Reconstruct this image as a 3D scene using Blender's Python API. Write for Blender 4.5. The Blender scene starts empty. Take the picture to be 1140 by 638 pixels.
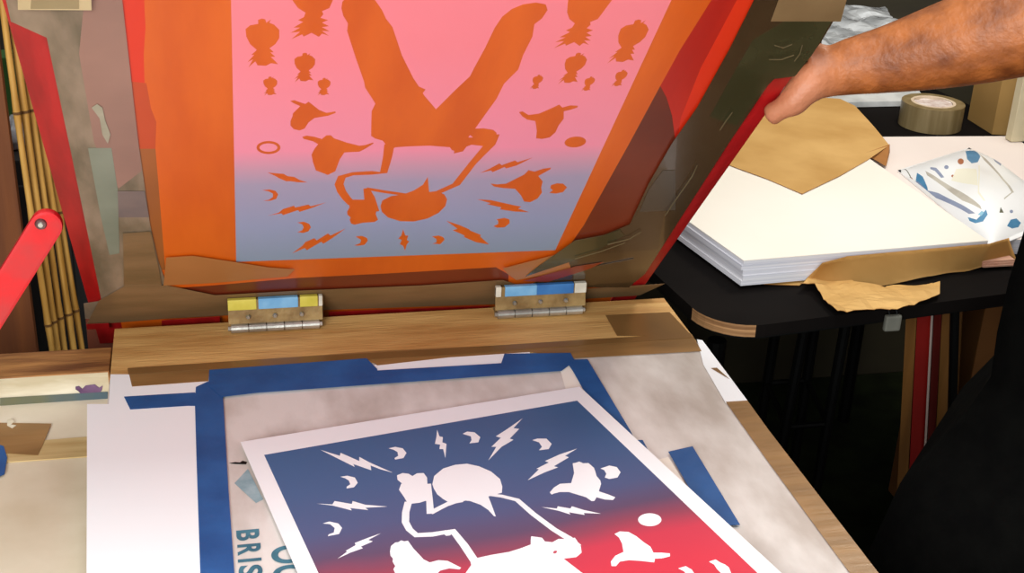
import bpy, bmesh, math, random
from mathutils import Vector, Matrix, noise
from mathutils.geometry import delaunay_2d_cdt
random.seed(7)
SC = bpy.context.scene
COL = SC.collection
FLOOR = -0.9

# ------------------------------------------------------------------ camera
F = 1515.0; CX, CY = 570.0, 319.0
RX = Vector((0.97563814, -0.05136226, 0.21328886))      # world axes seen from the camera
RY = Vector((-0.21538337, -0.40911135, 0.88670057))
RZ = Vector((0.04171595, -0.91103777, -0.41020722))
CAM = Vector((-0.20859923, -1.50219543, 0.72269998))
def to_world(v): return Vector((RX.dot(v), RY.dot(v), RZ.dot(v)))
def ray(x, y): return to_world(Vector((x - CX, y - CY, F)))
def P(x, y, z=0.0):
    """point of the photo on the level plane at height z"""
    r = ray(x, y); return CAM + r * ((z - CAM.z) / r.z)
def PY(x, y, Y):
    """point of the photo on the upright plane at depth Y"""
    r = ray(x, y); return CAM + r * ((Y - CAM.y) / r.y)
cam_d = bpy.data.cameras.new('camera'); cam = bpy.data.objects.new('camera', cam_d); COL.objects.link(cam)
r_, u_, b_ = to_world(Vector((1, 0, 0))), to_world(Vector((0, -1, 0))), to_world(Vector((0, 0, -1)))
M = Matrix((r_, u_, b_)).transposed().to_4x4(); M.translation = CAM
cam.matrix_world = M
cam_d.sensor_width = 36; cam_d.lens = F / 1140 * 36; cam_d.clip_start = 0.02
SC.camera = cam

# screen plane: x, s (up the raised frame), b (distance behind its print side)
ANG = math.radians(46.4)
SU = Vector((0, -math.cos(ANG), math.sin(ANG))); SB = Vector((0, math.sin(ANG), math.cos(ANG)))
SO = Vector((0, 0.012, 0.010))
def SW(x, s, b=0.0): return SO + Vector((x, 0, 0)) + SU * s + SB * b
def SP(px, py, b=0.0):
    o = SO + SB * b; r = ray(px, py)
    return CAM + r * ((o - CAM).dot(SB) / r.dot(SB))
def SQ(px, py, b=0.0):
    p = SP(px, py, b); return (p.x, (p - SO).dot(SU))

# ------------------------------------------------------------------ materials
def lin(c):
    c /= 255.0
    return c / 12.92 if c <= 0.04045 else ((c + 0.055) / 1.055) ** 2.4
def rgb(r, g, b): return (lin(r), lin(g), lin(b), 1)
MATS = {}
def mat(name, c1, c2=None, scale=8.0, rough=0.6, bump=0.0, metal=0.0, stretch=(1, 1, 1), detail=4, spec=0.5, lo=0.35, hi=0.65, coat=0.0, bscale=None):
    if name in MATS: return MATS[name]
    m = bpy.data.materials.new(name); m.use_nodes = True
    nt = m.node_tree; b = nt.nodes['Principled BSDF']
    b.inputs['Roughness'].default_value = rough; b.inputs['Metallic'].default_value = metal
    b.inputs['Specular IOR Level'].default_value = spec; b.inputs['Coat Weight'].default_value = coat
    tc = nt.nodes.new('ShaderNodeTexCoord'); mp = nt.nodes.new('ShaderNodeMapping')
    mp.inputs['Scale'].default_value = stretch
    nt.links.new(tc.outputs['Object'], mp.inputs['Vector'])
    n = nt.nodes.new('ShaderNodeTexNoise'); n.inputs['Scale'].default_value = scale; n.inputs['Detail'].default_value = detail
    nt.links.new(mp.outputs['Vector'], n.inputs['Vector'])
    r = nt.nodes.new('ShaderNodeValToRGB'); r.color_ramp.elements[0].position = lo; r.color_ramp.elements[1].position = hi
    r.color_ramp.elements[0].color = rgb(*c1); r.color_ramp.elements[1].color = rgb(*(c2 or c1))
    nt.links.new(n.outputs['Fac'], r.inputs['Fac']); nt.links.new(r.outputs['Color'], b.inputs['Base Color'])
    if bump:
        n2 = nt.nodes.new('ShaderNodeTexNoise'); n2.inputs['Scale'].default_value = bscale or scale * 3; n2.inputs['Detail'].default_value = 5
        nt.links.new(mp.outputs['Vector'], n2.inputs['Vector'])
        bp = nt.nodes.new('ShaderNodeBump'); bp.inputs['Strength'].default_value = bump; bp.inputs['Distance'].default_value = 0.004
        nt.links.new(n2.outputs['Fac'], bp.inputs['Height']); nt.links.new(bp.outputs['Normal'], b.inputs['Normal'])
    MATS[name] = m; return m
def ramp_mat(name, stops, rough=0.5, wobble=0.02, wscale=5.0, coat=0.0, grain=0.0, slope=0.0):
    """ink blended along the picture's own height (v of its UV map)"""
    m = bpy.data.materials.new(name); m.use_nodes = True; nt = m.node_tree; b = nt.nodes['Principled BSDF']
    b.inputs['Roughness'].default_value = rough; b.inputs['Coat Weight'].default_value = coat
    uv = nt.nodes.new('ShaderNodeUVMap'); sp = nt.nodes.new('ShaderNodeSeparateXYZ')
    nt.links.new(uv.outputs['UV'], sp.inputs['Vector'])
    n = nt.nodes.new('ShaderNodeTexNoise'); n.inputs['Scale'].default_value = wscale; nt.links.new(uv.outputs['UV'], n.inputs['Vector'])
    a = nt.nodes.new('ShaderNodeMath'); a.operation = 'MULTIPLY_ADD'; a.inputs[1].default_value = wobble
    nt.links.new(n.outputs['Fac'], a.inputs[0]); nt.links.new(sp.outputs['Y'], a.inputs[2])
    a2 = nt.nodes.new('ShaderNodeMath'); a2.operation = 'MULTIPLY_ADD'; a2.inputs[1].default_value = slope
    nt.links.new(sp.outputs['X'], a2.inputs[0]); nt.links.new(a.outputs[0], a2.inputs[2])
    r = nt.nodes.new('ShaderNodeValToRGB'); nt.links.new(a2.outputs[0], r.inputs['Fac'])
    el = r.color_ramp.elements
    while len(el) < len(stops): el.new(0.5)
    for e, (p, c) in zip(el, stops): e.position = p; e.color = rgb(*c)
    nt.links.new(r.outputs['Color'], b.inputs['Base Color'])
    MATS[name] = m; return m

white_paper = mat('white_paper', (246, 248, 250), (250, 251, 253), 3, 0.7)
warm_paper = mat('warm_paper', (244, 236, 222), (248, 242, 230), 3, 0.7)
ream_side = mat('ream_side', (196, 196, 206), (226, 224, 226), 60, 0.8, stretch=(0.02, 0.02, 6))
plank_wood = mat('plank_wood', (184, 134, 74), (218, 174, 108), 5, 0.55, 0.25, stretch=(1.2, 9, 9), bscale=30)
beam_wood = mat('beam_wood', (112, 66, 30), (176, 122, 66), 6, 0.6, 0.3, stretch=(1.5, 10, 10))
stain_board = mat('stained_board', (186, 174, 164), (228, 222, 216), 7, 0.6, 0.15, lo=0.33, hi=0.60, detail=8, stretch=(2.2, 1, 1))
cream_board = mat('cream_board', (205, 190, 162), (232, 222, 200), 6, 0.6, 0.15, detail=8)
cream_paint = mat('cream_paint', (196, 182, 150), (236, 228, 205), 9, 0.55, 0.2, stretch=(1, 5, 5))
blue_tape = mat('blue_tape', (22, 76, 136), (34, 92, 156), 18, 0.55, 0.2)
brown_tape = mat('brown_tape', (130, 96, 54), (160, 120, 72), 6, 0.3, 0.1, stretch=(1, 6, 6))
brown_tape_dark = mat('brown_tape_dark', (116, 84, 46), (138, 100, 56), 6, 0.3, 0.1)
kraft = mat('kraft_paper', (192, 146, 78), (214, 170, 102), 7, 0.75, 0.35)
kraft_dark = mat('kraft_back', (150, 96, 40), (170, 112, 52), 7, 0.75, 0.35)
cardboard = mat('cardboard', (168, 128, 66), (186, 146, 84), 4, 0.8, 0.1)
cardboard_dark = mat('cardboard_dark', (110, 76, 30), (130, 92, 40), 4, 0.8, 0.1)
red_paint = mat('red_paint', (150, 12, 16), (190, 24, 26), 7, 0.4, 0.1, stretch=(6, 1, 1))
red_side = mat('red_side', (120, 8, 10), (140, 14, 14), 7, 0.45)
red_lever = mat('red_lever', (186, 52, 54), (216, 28, 36), 22, 0.3, 0.05)
steel = mat('steel', (160, 158, 150), (200, 198, 190), 30, 0.35, 0.1, metal=0.8)
brass = mat('aged_brass', (120, 92, 52), (160, 132, 84), 40, 0.45, 0.2, metal=0.3)
black_lam = mat('black_laminate', (15, 12, 11), (22, 18, 16), 6, 0.8, spec=0.06)
ply_edge = mat('plywood_edge', (120, 80, 44), (200, 150, 100), 40, 0.7, stretch=(0.1, 0.1, 8))
black_metal = mat('black_metal', (4, 4, 4), (8, 8, 7), 6, 0.6, spec=0.2)
bamboo_m = mat('bamboo', (150, 104, 38), (206, 160, 82), 9, 0.45, 0.2, stretch=(8, 8, 0.8))
bamboo_node = mat('bamboo_node', (80, 52, 20), (110, 74, 30), 9, 0.6)
dark_floor = mat('dark_floor', (13, 17, 7), (25, 31, 14), 14, 0.9, 0.2, spec=0.1)
dark_wall = mat('dark_wall', (30, 24, 16), (44, 35, 24), 3, 0.9, 0.1)
brown_panel = mat('brown_panel', (98, 50, 16), (128, 70, 26), 4, 0.6, 0.2, stretch=(8, 8, 0.6))
skin_m = mat('skin', (112, 56, 20), (172, 98, 44), 34, 0.5, 0.35, detail=9, lo=0.28, hi=0.62, bscale=150)
nt = skin_m.node_tree; bs = nt.nodes['Principled BSDF']; src = bs.inputs['Base Color'].links[0].from_socket
at = nt.nodes.new('ShaderNodeAttribute'); at.attribute_name = 'palm'; mx_ = nt.nodes.new('ShaderNodeMix'); mx_.data_type = 'RGBA'
nt.links.new(at.outputs['Fac'], mx_.inputs['Factor']); nt.links.new(src, mx_.inputs['A']); mx_.inputs['B'].default_value = rgb(194, 126, 92); nt.links.new(mx_.outputs['Result'], bs.inputs['Base Color'])
black_cloth = mat('black_cloth', (10, 10, 9), (16, 16, 14), 30, 0.95, 0.3, spec=0.1)
shirt_cloth = mat('shirt_cloth', (14, 15, 14), (22, 22, 20), 30, 0.95, 0.3, spec=0.1)
hair_m = mat('dark_hair', (20, 14, 10), (34, 24, 16), 60, 0.6, 0.5)

# ------------------------------------------------------------------ objects
def worigin(o):
    v = Vector((0, 0, 0))
    while o is not None: v += o.location; o = o.parent
    return v
def tag(o, label=None, cat=None, group=None, kind=None):
    for k, v in (('label', label), ('category', cat), ('group', group), ('kind', kind)):
        if v: o[k] = v
    return o
def empty(name, loc, label, cat, group=None):
    o = bpy.data.objects.new(name, None); COL.objects.link(o); o.location = loc; o.empty_display_size = 0.05
    return tag(o, label, cat, group)
def link(name, me, mats, parent=None, smooth=False, base=True):
    """world-space mesh -> object with its origin at its base, or at its parent's"""
    if parent is not None: off = worigin(parent)
    else:
        xs = [v.co for v in me.vertices]
        off = Vector((sum(v.x for v in xs) / len(xs), sum(v.y for v in xs) / len(xs), min(v.z for v in xs)))
    me.transform(Matrix.Translation(-off))
    for m in (mats if isinstance(mats, (list, tuple)) else [mats]): me.materials.append(m)
    for p in me.polygons: p.use_smooth = smooth
    o = bpy.data.objects.new(name, me); COL.objects.link(o)
    if parent is not None: o.parent = parent
    else: o.location = off
    return o
def obj(name, bm, mats, parent=None, smooth=False, bevel=0.0):
    bmesh.ops.recalc_face_normals(bm, faces=bm.faces)
    if bevel:
        bmesh.ops.bevel(bm, geom=[e for e in bm.edges if len(e.link_faces) == 2 and e.calc_face_angle(0) > 0.5], offset=bevel, segments=2, affect='EDGES', profile=0.7)
    me = bpy.data.meshes.new(name); bm.to_mesh(me); bm.free()
    return link(name, me, mats, parent, smooth)
def B(): return bmesh.new()
def box(bm, a, b, mi=0):
    r = bmesh.ops.create_cube(bm, size=1)
    for v in r['verts']: v.co = Vector(((a[i] + b[i]) / 2 + v.co[i] * (b[i] - a[i]) for i in range(3)))
    for v in r['verts']:
        for f in v.link_faces: f.material_index = mi
    return r['verts']
def hexa(bm, low, high, mi=0, side_mi=None):
    """solid between two equal loops of points"""
    n = len(low); a = [bm.verts.new(p) for p in low]; b = [bm.verts.new(p) for p in high]
    f1 = bm.faces.new(a[::-1]); f2 = bm.faces.new(b); f1.material_index = f2.material_index = mi
    for i in range(n):
        f = bm.faces.new((a[i], a[(i + 1) % n], b[(i + 1) % n], b[i])); f.material_index = mi if side_mi is None else side_mi
def slab(name, pts, up, th, m, parent=None, side=None, bevel=0, mi_side=None):
    bm = B(); up = Vector(up)
    hexa(bm, [Vector(p) for p in pts], [Vector(p) + up * th for p in pts], 0, 1 if side else None)
    return obj(name, bm, [m, side] if side else m, parent, bevel=bevel)
def tube(bm, pts, rad, n=10, cap=True, mi=0):
    pts = [Vector(p) for p in pts]; rad = rad if isinstance(rad, (list, tuple)) else [rad] * len(pts)
    rings = []
    for i, p in enumerate(pts):
        d = (pts[min(i + 1, len(pts) - 1)] - pts[max(i - 1, 0)]).normalized()
        a = d.orthogonal().normalized() if not rings else (a - d * a.dot(d)).normalized()
        c = d.cross(a)
        rings.append([bm.verts.new(p + (a * math.cos(t) + c * math.sin(t)) * rad[i]) for t in [2 * math.pi * k / n for k in range(n)]])
    for r0, r1 in zip(rings, rings[1:]):
        for k in range(n): bm.faces.new((r0[k], r0[(k + 1) % n], r1[(k + 1) % n], r1[k])).material_index = mi
    if cap:
        bm.faces.new(rings[0][::-1]).material_index = mi; bm.faces.new(rings[-1]).material_index = mi

def inside(p, poly):
    x, y = p; c = False; n = len(poly); j = n - 1
    for i in range(n):
        xi, yi = poly[i]; xj, yj = poly[j]
        if (yi > y) != (yj > y) and x < (xj - xi) * (y - yi) / (yj - yi) + xi: c = not c
        j = i
    return c
def panel(name, outline, regions, mapfn, mats, parent=None, grid=None, uvfn=None, smooth=False, thick=None):
    """one sheet cut along the outlines of its printed shapes: regions = [(polygon, material, holes)], later ones on top"""
    V = []; E = []
    def add(poly):
        k = len(V); V.extend(Vector(p) for p in poly); E.extend((k + i, k + (i + 1) % len(poly)) for i in range(len(poly)))
    add(outline)
    for poly, mi, holes in regions:
        add(poly)
        for h in holes: add(h)
    if grid:
        x0, x1 = min(p[0] for p in outline), max(p[0] for p in outline); y0, y1 = min(p[1] for p in outline), max(p[1] for p in outline)
        for i in range(grid + 1):
            t = i / grid; k = len(V)
            V.extend([Vector((x0 + (x1 - x0) * t, y0)), Vector((x0 + (x1 - x0) * t, y1)), Vector((x0, y0 + (y1 - y0) * t)), Vector((x1, y0 + (y1 - y0) * t))])
            E.extend([(k, k + 1), (k + 2, k + 3)])
    vo, eo, fo, *_ = delaunay_2d_cdt(V, E, [], 0, 1e-6)
    bm = B(); bv = [bm.verts.new(mapfn(v.x, v.y)) for v in vo]
    bb = [(min(p[0] for p in r[0]), max(p[0] for p in r[0]), min(p[1] for p in r[0]), max(p[1] for p in r[0])) for r in regions]
    uvl = bm.loops.layers.uv.new('UVMap'); look = {}
    for f in fo:
        c = sum((vo[i] for i in f), Vector((0, 0))) / len(f); c = (c.x, c.y)
        if not inside(c, outline): continue
        try: bf = bm.faces.new([bv[i] for i in f])
        except ValueError: continue
        mi = 0
        for (poly, m, holes), (a0, a1, c0, c1) in zip(regions, bb):
            if a0 <= c[0] <= a1 and c0 <= c[1] <= c1 and inside(c, poly) and not any(inside(c, h) for h in holes): mi = m
        bf.material_index = mi
        for l, i in zip(bf.loops, f): l[uvl].uv = (uvfn(vo[i].x, vo[i].y) if uvfn else (vo[i].x, vo[i].y))
    for v in [v for v in bm.verts if not v.link_faces]: bm.verts.remove(v)
    bm.normal_update()
    if thick is not None:
        d, mb = thick                            # give the sheet a back and edges
        top = list(bm.faces); back = {}
        for v in list(bm.verts): back[v] = bm.verts.new(v.co + Vector(d))
        for f in top:
            g = bm.faces.new([back[v] for v in f.verts][::-1]); g.material_index = mb
        for e in [e for e in bm.edges if len(e.link_faces) == 1 and e.verts[0] in back and e.verts[1] in back]:
            a, b2 = e.verts; g = bm.faces.new((a, b2, back[b2], back[a])); g.material_index = mb
    me = bpy.data.meshes.new(name); bm.to_mesh(me); bm.free()
    return link(name, me, mats, parent, smooth)
def c4(ox, oy, pts, k=3.986): return [(ox + x / k, oy + y / k) for x, y in pts]
def ell(cx, cy, rx, ry, n=28, t=0.0):
    return [(cx + rx * math.cos(a) * math.cos(t) - ry * math.sin(a) * math.sin(t), cy + rx * math.cos(a) * math.sin(t) + ry * math.sin(a) * math.cos(t)) for a in [2 * math.pi * i / n for i in range(n)]]
def smoothp(pts, it=1):
    for _ in range(it):
        q = []
        for i in range(len(pts)):
            a, b2 = pts[i], pts[(i + 1) % len(pts)]
            q += [(a[0] * .8 + b2[0] * .2, a[1] * .8 + b2[1] * .2), (a[0] * .2 + b2[0] * .8, a[1] * .2 + b2[1] * .8)]
        pts = q
    return pts
def stroke(pts, w):
    ws = w if isinstance(w, (list, tuple)) else [w] * len(pts)
    L = []; Rr = []
    for i, p in enumerate(pts):
        a = Vector(pts[max(i - 1, 0)]); b2 = Vector(pts[min(i + 1, len(pts) - 1)]); d = (b2 - a).normalized(); n = Vector((-d.y, d.x)) * ws[i] / 2
        L.append((p[0] + n.x, p[1] + n.y)); Rr.append((p[0] - n.x, p[1] - n.y))
    return L + Rr[::-1]

# ================================================================== the setting
def struct(name, a, b, m):
    bm = B(); box(bm, a, b); o = obj(name, bm, m); o['kind'] = 'structure'; return o
struct('floor', (-2.6, -2.6, FLOOR - 0.1), (3.2, 3.2, FLOOR), dark_floor)
struct('wall_back', (-2.6, 3.1, FLOOR), (3.2, 3.2, 2.1), dark_wall)
struct('wall_left', (-2.7, -2.6, FLOOR), (-2.6, 3.2, 2.1), dark_wall)
struct('wall_right', (3.2, -2.6, FLOOR), (3.3, 3.2, 2.1), dark_wall)

# ================================================================== cream workbench with its back timber
bench = empty('workbench', (-0.5, -0.7, FLOOR), 'long cream painted workbench under the printing board, blotched with stains', 'workbench')
ZB = -0.035
bm = B(); box(bm, (-1.5, -1.3, ZB - 0.035), (0.335, -0.046, ZB)); obj('bench_top', bm, cream_board, bench, bevel=0.002)
for x, y in ((-1.44, -1.24), (-1.44, -0.12), (0.25, -1.24), (0.25, -0.12)):
    bm = B(); box(bm, (x - .03, y - .03, FLOOR), (x + .03, y + .03, ZB - 0.035)); obj('leg', bm, black_metal, bench)
bm = B()
vs = box(bm, (-1.5, -0.105, ZB), (-0.3275, -0.046, -0.001))
for f in bm.faces:
    if f.normal.y < -.5 or (f.calc_center_median().y < -.1): f.material_index = 1
tb = obj('back_timber', bm, [beam_wood, cream_paint], bench, bevel=0.0015); tb['label'] = 'rough brown wood timber with cream painted front'
# purple paint splash on the painted face of the timber
def front(px, py): return PY(px, py, -0.1057)
sp_pts = [front(*p) for p in c4(0, 320, [(335, 440), (350, 437), (365, 450), (380, 435), (420, 430), (440, 445), (455, 435), (452, 455), (440, 470), (400, 490), (365, 480), (348, 460), (335, 452)])]
slab('paint_splash', sp_pts, (0, -1, 0), 0.0004, mat('purple_ink', (84, 50, 88), (120, 90, 124), 60, 0.5), bench)
slab('teal_tape_strip', [front(0, 452) , front(0, 443), front(120, 436), front(120, 447)], (0, -1, 0), 0.0005, mat('teal_tape', (70, 92, 104), (104, 104, 74), 6, 0.5, stretch=(2, 1, 1)), bench)
def on_bench(name, pts, m, th=0.0006, lift=0.0):
    return slab(name, [P(x, y, ZB + 0.0002 + lift) for x, y in pts], (0, 0, 1), th, m, bench)
on_bench('wooden_strip', [(0, 492), (50, 491), (100, 487), (100, 509), (0, 516)], mat('pale_strip', (176, 146, 92), (206, 180, 128), 6, 0.6, 0.1, stretch=(1, 12, 12)), 0.0012)
on_bench('brown_tape_strip', [(-6, 471), (57, 472), (47, 497), (42, 507), (9, 505), (-6, 504)], brown_tape, 0.0005, 0.0014)
on_bench('blue_tape_scrap', [(-20, 490), (4, 497), (8, 510), (5, 528), (-20, 540)], blue_tape, 0.0005, 0.002)
on_bench('paint_drip', [(8, 468), (13, 466), (16, 470), (12, 473), (18, 474), (14, 477), (8, 474)], cream_paint, 0.0006, 0.002)

# ================================================================== printing board
board = empty('printing_board', (0.014, -0.45, ZB), 'white stained wooden printing board with taped paper edges under the raised screen', 'printing board')
XL, XR = -0.326, 0.354
bm = B(); box(bm, (XL, -1.15, ZB), (XR, -0.127, -0.0002)); obj('board_surface', bm, stain_board, board, bevel=0.0008)
bm = B(); box(bm, (XL, -0.126, ZB), (XR, 0.0, 0.0004)); o = obj('hinge_plank', bm, plank_wood, board, bevel=0.0012); o['label'] = 'bare light wood plank the hinges stand on'
LV = [0.0]
def on_board(name, pts, m, th=0.00022, lift=0.0006, label=None):
    o = slab(name, [P(x, y, lift) for x, y in pts], (0, 0, 1), th, m, board)
    if label: o['label'] = label
    return o
# papers taken up under the tapes
on_board('backing_paper', [(97, 450), (219, 450), (224, 520), (226, 640), (228, 760), (96, 760)], white_paper, lift=0.0008)
on_board('backing_paper', [(123, 417), (147, 417), (150, 427), (240, 418), (240, 455), (121, 453)], white_paper)
on_board('backing_paper', [(412, 407), (470, 400), (540, 393), (588, 389), (591, 395), (570, 402), (560, 408), (420, 417)], white_paper)
on_board('backing_paper', [(776, 378), (782, 379), (832, 446), (808, 449), (783, 406)], white_paper)
on_board('backing_paper', [(622, 406), (632, 405), (652, 434), (690, 480), (738, 533), (732, 512), (744, 509), (792, 584), (870, 655), (820, 655), (640, 470)], warm_paper)
# blue masking tapes
tp = [
 [(138, 441.7), (217, 437), (224, 452), (209, 452), (145, 456)],
 [(218, 431), (231, 425), (252, 425), (248.3, 441.7), (254, 540), (261, 638), (268, 760), (229, 760), (223, 638), (219, 520), (217, 450)],
 [(233, 412), (408, 399), (420, 411), (420, 415), (285, 425), (232, 430)],
 [(232, 429), (285, 423.6), (420, 412.6), (558, 404.5), (561.5, 394), (635, 393), (640, 402), (625, 413), (570, 417), (430, 427), (285, 437.5), (247, 442)],
 [(632, 405), (639, 400.5), (654, 400), (702, 480), (707, 490), (715.5, 490), (738, 532), (690, 480), (649, 433), (637, 412)],
 [(744, 503), (771, 497), (824, 584.5), (812, 585), (798, 588), (789, 581)]]
for i, t in enumerate(tp): on_board('blue_tape_strip', t, blue_tape, 0.0002, 0.0011 + 0.0003 * i)
# brown parcel tapes
on_board('brown_tape_strip', [(142, 410), (285, 400.5), (420, 391), (570, 384), (770, 372), (781, 391), (640, 399), (590, 392), (500, 398), (420, 407), (410, 400), (233, 413), (232, 424.5), (147, 430.5)], brown_tape, 0.0002, 0.0008)
on_board('brown_tape_strip', [(142, 410), (285, 400.5), (500, 388), (768, 371), (771, 376), (500, 395), (285, 408), (143, 417)], brown_tape_dark, 0.0002, 0.0013)
on_board('brown_tape_strip', [(674, 351), (745.5, 347.6), (770, 374), (687, 374)], brown_tape_dark, 0.0002, 0.0009)
on_board('brown_tape_strip', [(808, 447.5), (832, 446), (855, 478), (978, 638), (1060, 750), (1026, 750), (946, 638), (855, 514)], brown_tape, 0.0002, 0.0009)
on_board('brown_tape_strip', [(791.5, 410), (798, 409.5), (812, 422)], brown_tape_dark, 0.0002, 0.0012)
# printed lettering on the board
teal = mat('teal_ink', (40, 92, 112), (70, 124, 142), 40, 0.7)
def letter(ch, ctr, w, h, ang, m, name='lettering'):
    cu = bpy.data.curves.new('t', 'FONT'); cu.body = ch; cu.align_x = 'CENTER'; cu.align_y = 'CENTER'; cu.extrude = 0.0; cu.offset = 0.03
    t = bpy.data.objects.new('t', cu); COL.objects.link(t)
    me = bpy.data.meshes.new_from_object(t.evaluated_get(bpy.context.evaluated_depsgraph_get())); bpy.data.objects.remove(t)
    xs = [v.co.x for v in me.vertices]; ys = [v.co.y for v in me.vertices]
    mx, my = (min(xs) + max(xs)) / 2, (min(ys) + max(ys)) / 2; sx, sy = w / max(1e-6, max(xs) - min(xs)), h / (max(ys) - min(ys))
    R = Matrix.Rotation(ang, 4, 'Z')
    for v in me.vertices: v.co = R @ Vector(((v.co.x - mx) * sx, (v.co.y - my) * sy, 0)) + ctr
    return link(name, me, m, board)
for ch, px, py, w in (('B', 276, 595.5, .0165), ('R', 277.5, 611.5, .0165), ('I', 278, 623.5, .0045), ('S', 279, 635.5, .0165), ('T', 280, 652, .0165), ('O', 281, 669, .0165), ('L', 282, 687, .0165)):
    letter(ch, P(px, py, 0.0004), w, .0205, -math.pi / 2, teal)
for ch, px, py in (('O', 321, 617), ('O', 323, 639), ('D', 326, 664)): letter(ch, P(px, py, 0.0004), .027, .030, -math.pi / 2, teal)
on_board('teal_stripe', [(261, 538), (276, 522), (293, 556), (285, 560)], mat('teal_wash', (120, 150, 160), (160, 182, 188), 50, 0.8), 0.0001, 0.0003)
on_board('ink_mark', [(255, 515.8), (262, 514.5), (267, 515), (270, 513), (275, 514.5), (274, 517), (262, 516.6)], black_metal, 0.0001, 0.0003)

# ================================================================== ART
# outlines of the poster's silhouettes traced on the raised stencil
a0 = Vector(SQ(263, 291)); a1 = Vector(SQ(618, 278)); ae = (a1 - a0).normalized(); an = Vector((-ae.y, ae.x)); AW = (a1 - a0).length
def art_s(px, py):
    q = Vector(SQ(px, py)) - a0; return (q.dot(ae), q.dot(an))
def screen_from_art(u, v):
    q = a0 + ae * u + an * v; return q
S_px = []; S_art = []
def s6(ox, oy, pts, k=6.0, sm=0): S_px.append((smoothp(c4(ox, oy, pts, k), sm) if sm else c4(ox, oy, pts, k)))
body_px = c4(380, 0, [(0, 40), (10, 80), (35, 120), (30, 160), (75, 300), (120, 430), (125, 460), (180, 545), (160, 585), (158, 640)], 4.75) \
  + c4(370, 130, [(245, 118), (272, 135), (318, 148), (345, 180), (380, 200), (400, 190), (500, 184), (620, 180), (745, 190), (757, 208), (772, 212), (770, 230), (828, 216), (850, 186), (882, 174), (965, 184), (990, 160), (1038, 150), (1040, 98), (1020, 80), (960, 70), (905, 72), (950, 8)], 5.695) \
  + c4(380, 0, [(820, 520), (860, 440), (935, 365), (960, 290), (1010, 190), (1020, 125), (1060, 95), (1090, 50), (1080, 20), (1030, 10), (960, 20), (900, 45), (850, 85), (810, 145), (760, 250), (700, 360), (680, 400), (600, 475), (500, 575), (440, 505), (430, 490), (445, 470), (410, 455), (380, 410), (320, 290), (270, 140), (235, 95), (215, 50), (180, 0), (150, -28), (40, -28), (5, 5)], 4.75)
S_px.append(body_px)
s6(270, 180, [(720, 260), (740, 250), (830, 250), (880, 250), (895, 310), (890, 350), (905, 385), (880, 400), (800, 405), (750, 418), (725, 410), (715, 385), (722, 370), (700, 350), (698, 330), (715, 300), (708, 280)])
s6(285, 160, [(552, 275), (560, 250), (600, 230), (655, 222), (700, 205), (740, 180), (762, 145), (765, 180), (768, 212), (800, 208), (835, 222), (848, 245), (840, 275), (810, 305), (760, 330), (700, 343), (640, 342), (585, 325), (558, 300)], 3.986)
s6(270, 100, [(318, 70), (345, 65), (400, 85), (420, 90), (440, 75), (460, 90), (510, 130), (560, 150), (620, 140), (622, 150), (570, 170), (520, 178), (480, 185), (440, 215), (415, 255), (380, 268), (340, 258), (320, 235), (320, 205), (335, 170), (335, 155), (370, 120), (385, 105), (340, 85)])
s6(270, 100, [(398, 310), (430, 302), (480, 310), (530, 325), (560, 300), (590, 300), (610, 320), (700, 350), (780, 370), (820, 365), (872, 348), (875, 355), (820, 390), (780, 410), (680, 415), (650, 460), (620, 540), (570, 565), (530, 550), (490, 535), (470, 480), (460, 430), (480, 390), (505, 360), (470, 340), (410, 325)])
s6(270, 100, [(165, 548), (210, 553), (275, 558), (300, 573), (345, 578), (380, 598), (435, 615), (370, 614), (320, 607), (290, 607), (240, 585), (215, 570)])
s6(270, 180, [(130, 187), (180, 182), (220, 192), (238, 215), (225, 245), (185, 258), (135, 258), (178, 250), (203, 232), (203, 210), (175, 195)])
s6(270, 180, [(165, 358), (240, 338), (270, 313), (345, 290), (350, 303), (440, 283), (455, 295), (560, 268), (460, 307), (380, 332), (370, 320), (270, 354), (260, 342)])
s6(270, 180, [(365, 403), (410, 398), (445, 412), (457, 435), (440, 462), (405, 473), (365, 467), (398, 455), (408, 435), (398, 415)])
s6(270, 180, [(330, 610), (400, 558), (420, 533), (480, 508), (495, 523), (570, 476), (587, 490), (690, 442), (600, 507), (540, 545), (525, 532), (430, 588), (415, 574)])
s6(270, 180, [(755, 496), (800, 493), (830, 506), (837, 525), (815, 552), (770, 559), (745, 556), (785, 542), (792, 520)])
s6(270, 180, [(1072, 448), (1087, 490), (1107, 490), (1097, 520), (1114, 530), (1097, 550), (1085, 592), (1073, 560), (1050, 547), (1063, 520), (1040, 510), (1060, 490)])
s6(480, 178, [(5, 508), (50, 502), (80, 513), (90, 530), (60, 560), (8, 557), (35, 547), (35, 525)])
s6(480, 178, [(100, 403), (190, 433), (252, 460), (262, 470), (332, 498), (327, 510), (387, 562), (300, 547), (218, 512), (223, 502), (143, 467), (175, 457)])
s6(480, 178, [(435, 394), (490, 384), (522, 394), (524, 420), (490, 447), (440, 450), (415, 440), (447, 425), (447, 405)])
s6(480, 178, [(305, 260), (400, 266), (482, 284), (602, 310), (582, 322), (655, 346), (560, 342), (458, 327), (468, 314), (368, 292), (398, 286)])
s6(480, 178, [(395, 155), (440, 160), (500, 155), (560, 125), (620, 95), (650, 65), (690, 75), (750, 55), (800, 48), (795, 60), (740, 90), (715, 105), (745, 140), (735, 180), (740, 215), (710, 255), (660, 280), (620, 275), (600, 235), (560, 190), (480, 185), (420, 175)])
s6(480, 178, [(800, 165), (840, 153), (880, 155), (907, 180), (880, 212), (830, 222), (788, 217), (812, 200), (795, 185)])
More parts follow.
